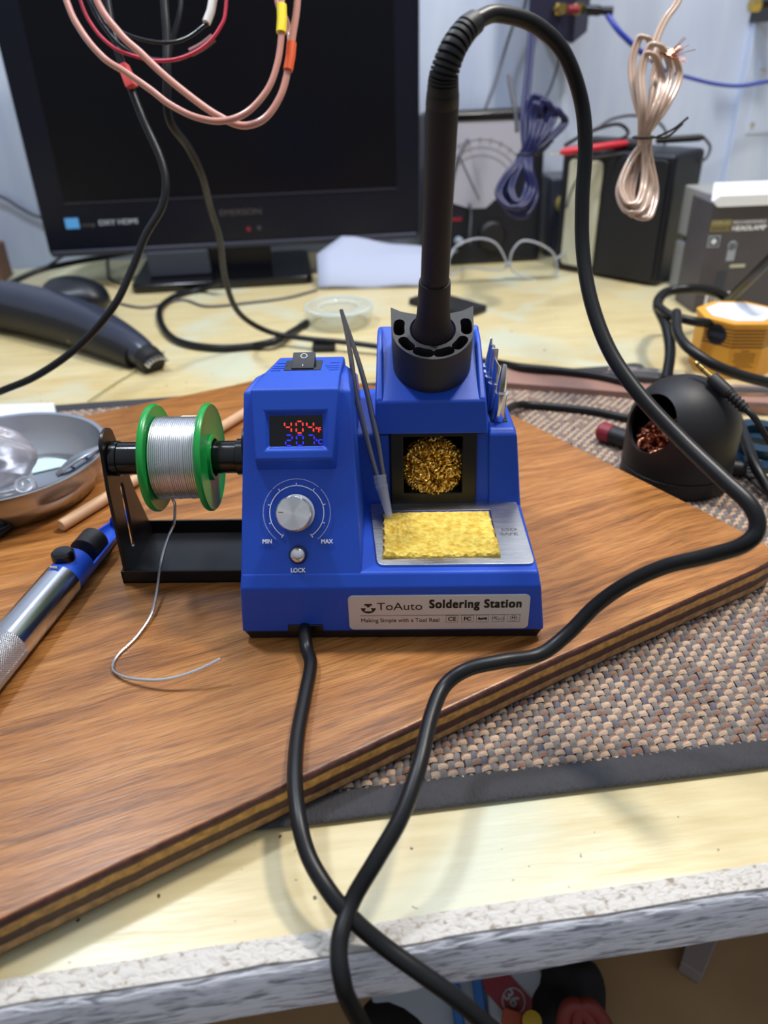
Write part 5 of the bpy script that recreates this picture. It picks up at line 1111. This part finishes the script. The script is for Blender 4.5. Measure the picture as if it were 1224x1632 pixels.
# glass dish, small black things on the bench
gq = onz(541, 515, ZB); GM = Matrix.Translation((gq.x, gq.y, ZB)); RG = .041
p = [(.0005, .004), (.020, .004), (.0225, .016), (.0285, .0215), (.036, .0225), (RG, .0200), (RG * .98, .010), (RG * .9, .0), (.0005, 0)]
top(M().lathe(p + [p[0]], GM, 64, cap=False).build('glass_dish', GLASSM, ang=60), 'small round clear glass dish with thick rim on the bench behind the station', 'dish')
M().ring(Matrix.Translation((gq.x, gq.y, ZB + .0205)), RG - .002, .0017, 56, 8).ring(Matrix.Translation((gq.x, gq.y, ZB + .0185)), .0245, .0014, 48, 8).build('rim_highlight_rings', mat('glass_rim_highlight', (226, 234, 228), .08, alpha=.6, coat=.5), bpy.data.objects['glass_dish'])  # pale rings laid on the dish's rim, standing in for its highlights
q = [onz(650, 486, ZB), onz(744, 509, ZB), onz(777, 497, ZB), onz(690, 472, ZB)]
top(M().hexa([p_ for p_ in q], [p_ + Vector((0, 0, .009)) for p_ in q]).build('flat_black_device', BLK, bevel=.003), 'flat black rectangular device on the bench behind the iron holder', 'device')
q = [onz(498, 563, ZB), onz(535, 562, ZB), onz(535, 551, ZB), onz(499, 552, ZB)]
top(M().hexa(q, [p_ + Vector((0, 0, .007)) for p_ in q]).build('small_black_block', BLK, bevel=.001), 'small black block on the bench just behind the rocker switch', 'block')

# handheld trimmer
tr_ = empty('hair_trimmer', onz(120, 520, ZB), 'black and silver handheld trimmer with toothed end lying at the left of the bench', 'trimmer')
pts = [at(-110, 470, .96), at(-40, 485, .94), at(30, 500, .92), at(90, 515, .89), at(140, 528, .86), at(185, 545, .83), at(220, 562, .81), at(236, 572, .80)]
pts = [Vector((p_.x, p_.y, max(p_.z, ZB + r_))) for p_, r_ in zip(pts, (.026, .028, .028, .027, .025, .021, .016, .012))]
sm = smooth(pts, 6); rad = np.interp(np.arange(len(sm)) / (len(sm) - 1) * 7, range(8), (.026, .028, .028, .027, .025, .021, .016, .012))
M().tube(sm, list(rad), 28).build('body', SILV, tr_, ang=80, label='silvery grey body')
M().tube([p_ + Vector((.0, -.005, -.004)) for p_ in sm[:-6]], [r_ * .93 for r_ in rad[:-6]], 28).build('lower_shell', BLK, tr_, ang=80, label='black underside')
hp_ = sm[-1]; hd = (sm[-1] - sm[-5]).normalized(); F = frame(hp_ - hd * .004, hd, (0, 0, 1))
M().lathe([(.0135, 0), (.0145, .004), (.0135, .016), (.011, .018)], F, 24).build('head', BLK, tr_)
m = M()
for k in range(8): a = -1.2 + k * .34; c2 = Vector((.011 * math.cos(a) * .8, .012 * math.sin(a), .016)); m.box((c2.x - .001, c2.y - .0009, .014), (c2.x + .001, c2.y + .0009, .0245), F)
m.build('teeth', CHROME, tr_); e = at(112, 536, .845); M().lathe([(.004, 0), (.0045, .001), (.003, .002)], frame(e, (CAM - e).normalized()), 20, sy=1.7).build('light_mark', CREAM, tr_, label='small cream oval mark')
# dark pouch lying behind the trimmer
q = at(118, 476, .95); blob('black_case', (q.x, q.y, max(q.z, ZB + .022)), (.045, .035, .024), 11, BLACKBOX, 'rounded black case lying behind the silver trimmer', 'case', .12)
# brown post at left wall edge
pc = onv(-10, 440, .9); top(M().box((pc.dot(BX) - .08, .86, ZB), (pc.dot(BX) + .018, .93, ZB + .05), FB).build('brown_block', mat('brown_wood', (120, 84, 62), .6), bevel=.002), 'brown wooden block at the far left edge of the bench', 'block')

# bench cables
def bz(px, py, h=.004): return onz(px, py, ZB + h)
cable('black_cable', [bz(352, 448, .02), bz(320, 462), bz(285, 470), bz(258, 488), bz(255, 510), bz(270, 535), bz(300, 549), bz(350, 555), bz(400, 552), bz(440, 543, .009), bz(468, 528), bz(490, 514)], .0042, RUB, 'black cable making a wide loop on the bench below the television')
cable('black_cable', [bz(790, 578, .006), bz(830, 585, .013), bz(900, 592, .0125), bz(960, 600, .0125), bz(1010, 612, .0125)], .0040, RUB, 'black cable lying along the pinkish wooden strip')
cable('black_cable', [at(1235, 405, .70), at(1200, 440, .74), at(1170, 470, .80), at(1150, 488, .86)], .0048, RUB, 'black cable slanting down in front of the headlamp carton')
cable('black_cable', [at(1062, 606, .70), at(1068, 560, .72), at(1062, 520, .74), at(1048, 486, .78), at(1062, 466, .82), at(1100, 460, .82), at(1140, 466, .84), at(1175, 485, .86), at(1195, 500, .87)], .0052, RUB, 'black cable arching behind the orange box at the right')
cable('black_cable', [at(1050, 490, .76), at(1068, 502, .74), at(1105, 512, .73), at(1135, 515, .735)], .0045, RUB, 'short black cable piece touching the left of the orange box')
cable('black_cable', [at(1078, 498, .72), at(1080, 530, .69), at(1098, 555, .67), at(1135, 580, .66), at(1180, 598, .66), at(1235, 612, .66), at(1300, 625, .66)], .0046, RUB, 'black cable crossing in front of the orange box')
cable('black_cable', [onv(15, 452, .80), bz(60, 432, .03), bz(110, 420, .03), bz(165, 410, .03), bz(230, 398, .02)], .0038, RUB, 'black cable lying behind the trimmer under the television')
cable('thin_wire', [bz(20, 450, .02), bz(75, 425, .03), bz(110, 405, .03), bz(165, 404, .02), bz(172, 425, .01), bz(175, 445, .01), bz(200, 455, .004)], .0022, RUB, 'thin black wire curling under the left end of the television')
cable('thin_wire', [bz(175, 480, .002), bz(230, 490, .002), bz(290, 478, .002), bz(330, 488, .002), bz(400, 482, .002), bz(460, 474, .002), bz(505, 462, .002)], .0016, GRYW, 'thin grey wire lying on the bench in front of the television stand')
cable('thin_wire', [bz(140, 640, .003), bz(185, 610, .002), bz(215, 592, .002), bz(262, 560, .002)], .0006, OLIVE, 'faint thin yellowish wire lying between trimmer and mat')

# wires hanging in front of the television
HC1 = cable('hanging_black_cable', [at(140, -140, .55), at(165, -30, .55), at(182, 60, .55), at(205, 130, .55), at(228, 190, .55), at(255, 250, .55), at(264, 290, .55), at(258, 330, .55), at(232, 375, .55), at(210, 430, .55), at(180, 490, .55), at(125, 552, .555), at(60, 598, .56), at(0, 624, .565), at(-90, 660, .60)], .0027, RUB, 'black cable hanging over the television and trailing past the trimmer to the left edge', n=12)
cable('hanging_black_cable', [at(255, -140, .56), at(262, 0, .56), at(266, 60, .56), at(266, 120, .56), at(270, 190, .57), at(300, 235, .60), at(322, 280, .63), at(335, 330, .67), at(350, 380, .71), at(358, 440, .76), at(375, 490, .80), at(402, 516, .835), at(440, 532, .85), at(490, 540, .84), at(545, 545, .83), at(600, 552, .82), at(700, 565, .80), at(790, 578, .775)], .0030, RUB, 'black cable hanging down the middle of the television and running behind the station', n=12)
cable('hanging_black_cable', [at(285, -60, .57), at(288, 10, .57), at(272, 75, .57), at(266, 115, .575)], .0018, RUB, 'short thin black cable joining the hanging cable near the top')
w1 = cable('pink_speaker_wire', [at(60, -160, .51), at(104, -5, .51), at(130, 50, .51), at(165, 92, .51), at(200, 115, .51), at(240, 143, .51), at(270, 166, .51), at(310, 186, .51), at(352, 193, .51), at(392, 180, .51), at(425, 145, .51), at(441, 105, .51), at(448, 60, .51), at(449, 5, .51), at(440, -120, .51)], .0022, PINK, 'copper pink speaker wire with yellow sleeve hanging as the outer loop before the television', 'wire')
M().tube([at(449, 8, .5095), at(449.5, 30, .5095), at(448, 52, .5095)], .0033, 14).build('yellow_sleeve', YEL, w1)
w2 = cable('pink_speaker_wire', [at(110, -160, .52), at(150, -10, .52), at(190, 52, .52), at(225, 85, .52), at(262, 120, .52), at(305, 155, .52), at(345, 183, .52), at(385, 200, .52), at(420, 190, .52), at(446, 155, .52), at(459, 110, .52), at(466, 60, .52), at(474, 0, .52), at(478, -120, .52)], .0024, PINK, 'copper pink speaker wire with orange sleeve crossing to the right before the television', 'wire')
M().tube([at(465, 68, .519), at(463, 90, .519), at(459, 112, .519)], .0033, 14).build('orange_sleeve', ORG, w2)
w2b = cable('pink_speaker_wire', [at(435, -60, .53), at(442, 5, .53), at(456, 30, .53), at(461, 55, .53), at(462, 80, .525)], .0018, PINK, 'short pink wire branch above the orange sleeve', 'wire')
M().tube([at(196, 104, .545), at(204, 122, .545), at(210, 138, .545)], .0046, 4, flat=.8).build('red_tape', REDT, HC1, label='red tape wrapped round the cable')
cable('red_wire', [at(90, -140, .53), at(126, -5, .53), at(150, 45, .53), at(180, 75, .53), at(210, 88, .53), at(250, 97, .53), at(290, 92, .53), at(325, 74, .53), at(350, 45, .53), at(360, 10, .53), at(362, -100, .53)], .0012, REDW, 'thin red wire looping above the pink wires', 'wire')
w3 = cable('thin_black_wire', [at(130, -140, .54), at(160, 20, .54), at(185, 45, .54), at(215, 60, .54), at(255, 68, .54), at(290, 64, .54), at(320, 45, .54), at(336, 20, .54), at(345, -100, .54)], .0013, BLKG, 'thin glossy black wire with white sleeve looping near the top', 'wire')
M().tube([at(329, 36, .539), at(336, 18, .539), at(340, -4, .539)], .0030, 12).build('white_sleeve', WHT, w3)
w4 = cable('thin_black_wire', [at(100, -140, .545), at(140, -5, .545), at(175, 55, .545), at(205, 82, .545), at(235, 93, .545), at(275, 96, .545), at(305, 85, .545), at(332, 66, .543)], .0014, BLKG, 'thin black wire ending in a brown sleeve beside the red wire', 'wire')
M().tube(smooth([at(303, 84, .54), at(322, 74, .54), at(340, 60, .54)], 4), .0028, 12).build('brown_sleeve', BRWN, w4)

# ---------------------------------------------------------------- clutter on the lower shelf, seen under the bench edge
ZS = -.385
def shp(px, py, z): return onz(px, py, z)
c_ = at(790, 1600, .56)
tb_ = empty('tool_pack', c_, 'dull white tool pack with blue bars and red sticker reading 36, under the bench', 'tool pack')
TF_ = frame(at(745, 1600, .60), (CAM - c_).normalized(), Vector((1, .12, 0)))
M().extr(rrect(-.075, -.06, .030, .055, .006), -.03, 0, TF_).build('body', LWHITE, tb_, bevel=.003)
M().extr([(.010, -.05), (.062, -.05), (.070, -.01), (.055, .035), (.020, .045)], -.025, .006, TF_).build('blister', LWHITE, tb_, bevel=.003)
M().box((-.012, -.10, .0), (-.004, .06, .010), TF_).build('blue_bar', TBLUE, tb_, bevel=.002); M().box((.006, -.10, .0), (.014, .06, .010), TF_).build('blue_bar', TBLUE, tb_, bevel=.002)
SF_ = TF_ @ Matrix.Translation((.034, .002, .0062)) @ Matrix.Rotation(math.radians(-52), 4, 'Z')
rs = M().box((-.026, -.012, 0), (.022, .010, .0008), SF_).build('red_sticker', DRED, tb_, label='red sticker with the number 36'); M().ring(SF_ @ Matrix.Translation((.004, -.001, .001)), .0085, .0006, 24, 5).build('ring_print', LWHITE, rs); text('36', 'sticker_number', LWHITE, rs, SF_ @ Matrix.Translation((-.004, -.0045, .001)), .008, bold=.0003)
M().lathe([(.006, 0), (.011, .001), (.011, .002), (.006, .003)], TF_ @ Matrix.Translation((.038, .038, .006)), 20).build('grommet', OLIVE, tb_)
m_ = mat('black_cloth_bag', (16, 17, 22), .75, bump=.6, bscale=30); q = at(892, 1640, .62); blob('black_bag', q, (.034, .04, .085), 21, m_, 'dark cloth bag slumped under the bench, right of the tool pack', 'bag', .2)
q = at(620, 1700, .60); blob('dark_pouch', q + Vector((0, .03, -.02)), (.07, .05, .05), 23, m_, 'dark pouch under the bench behind the black cables', 'pouch', .2)
for k, (px, lb) in enumerate(((915, 'coral red pliers handle loop under the bench, left one'), (935, 'coral red pliers handle loop under the bench, right one'))):
    pts = smooth([at(px - 18, 1660, .545), at(px - 16, 1620, .545), at(px - 6, 1602, .545), at(px + 10, 1606, .545), at(px + 28, 1630, .545), at(px + 45, 1665, .545)], 6)
    top(M().tube(pts, .0052, 12).build('pliers_handle', RED2), lb, 'pliers handle', 'red handles under the bench')
q = at(848, 1628, .56); top(M().lathe([(.003, 0), (.007, .001), (.007, .008), (.003, .009)], frame(q, (CAM - q).normalized()), 20).build('yellow_cap', YEL2), 'yellow round cap under the bench', 'cap')
q = at(815, 1624, .575); top(M().box((-.007, -.005, -.01), (.007, .006, .01), frame(q, (CAM - q).normalized(), (1, -.3, 0))).build('orange_block', ORG2, bevel=.001), 'rust orange block under the bench beside the yellow cap', 'block')
q0, q1, q2, q3 = [onz(a_, b_, ZS + .015) for a_, b_ in ((1085, 1532), (1120, 1555), (1155, 1470), (1105, 1460))]
top(M().hexa([p_ - Vector((0, 0, .014)) for p_ in (q0, q1, q2, q3)], [q0, q1, q2, q3]).build('white_offcut', mat('greyish_offcut', (150, 140, 136), .6), bevel=.001), 'pale grey offcut lying on the lower shelf at the right', 'offcut')
q = at(1188, 1575, .75); top(M().lathe([(.004, 0), (.008, .002), (.008, .010), (.004, .012)], frame((q.x, q.y, ZS), (0, 0, 1)), 16).build('blue_cap', mat('dim_blue', (40, 40, 110), .5)), 'small dark blue cap on the lower shelf at the right', 'cap')
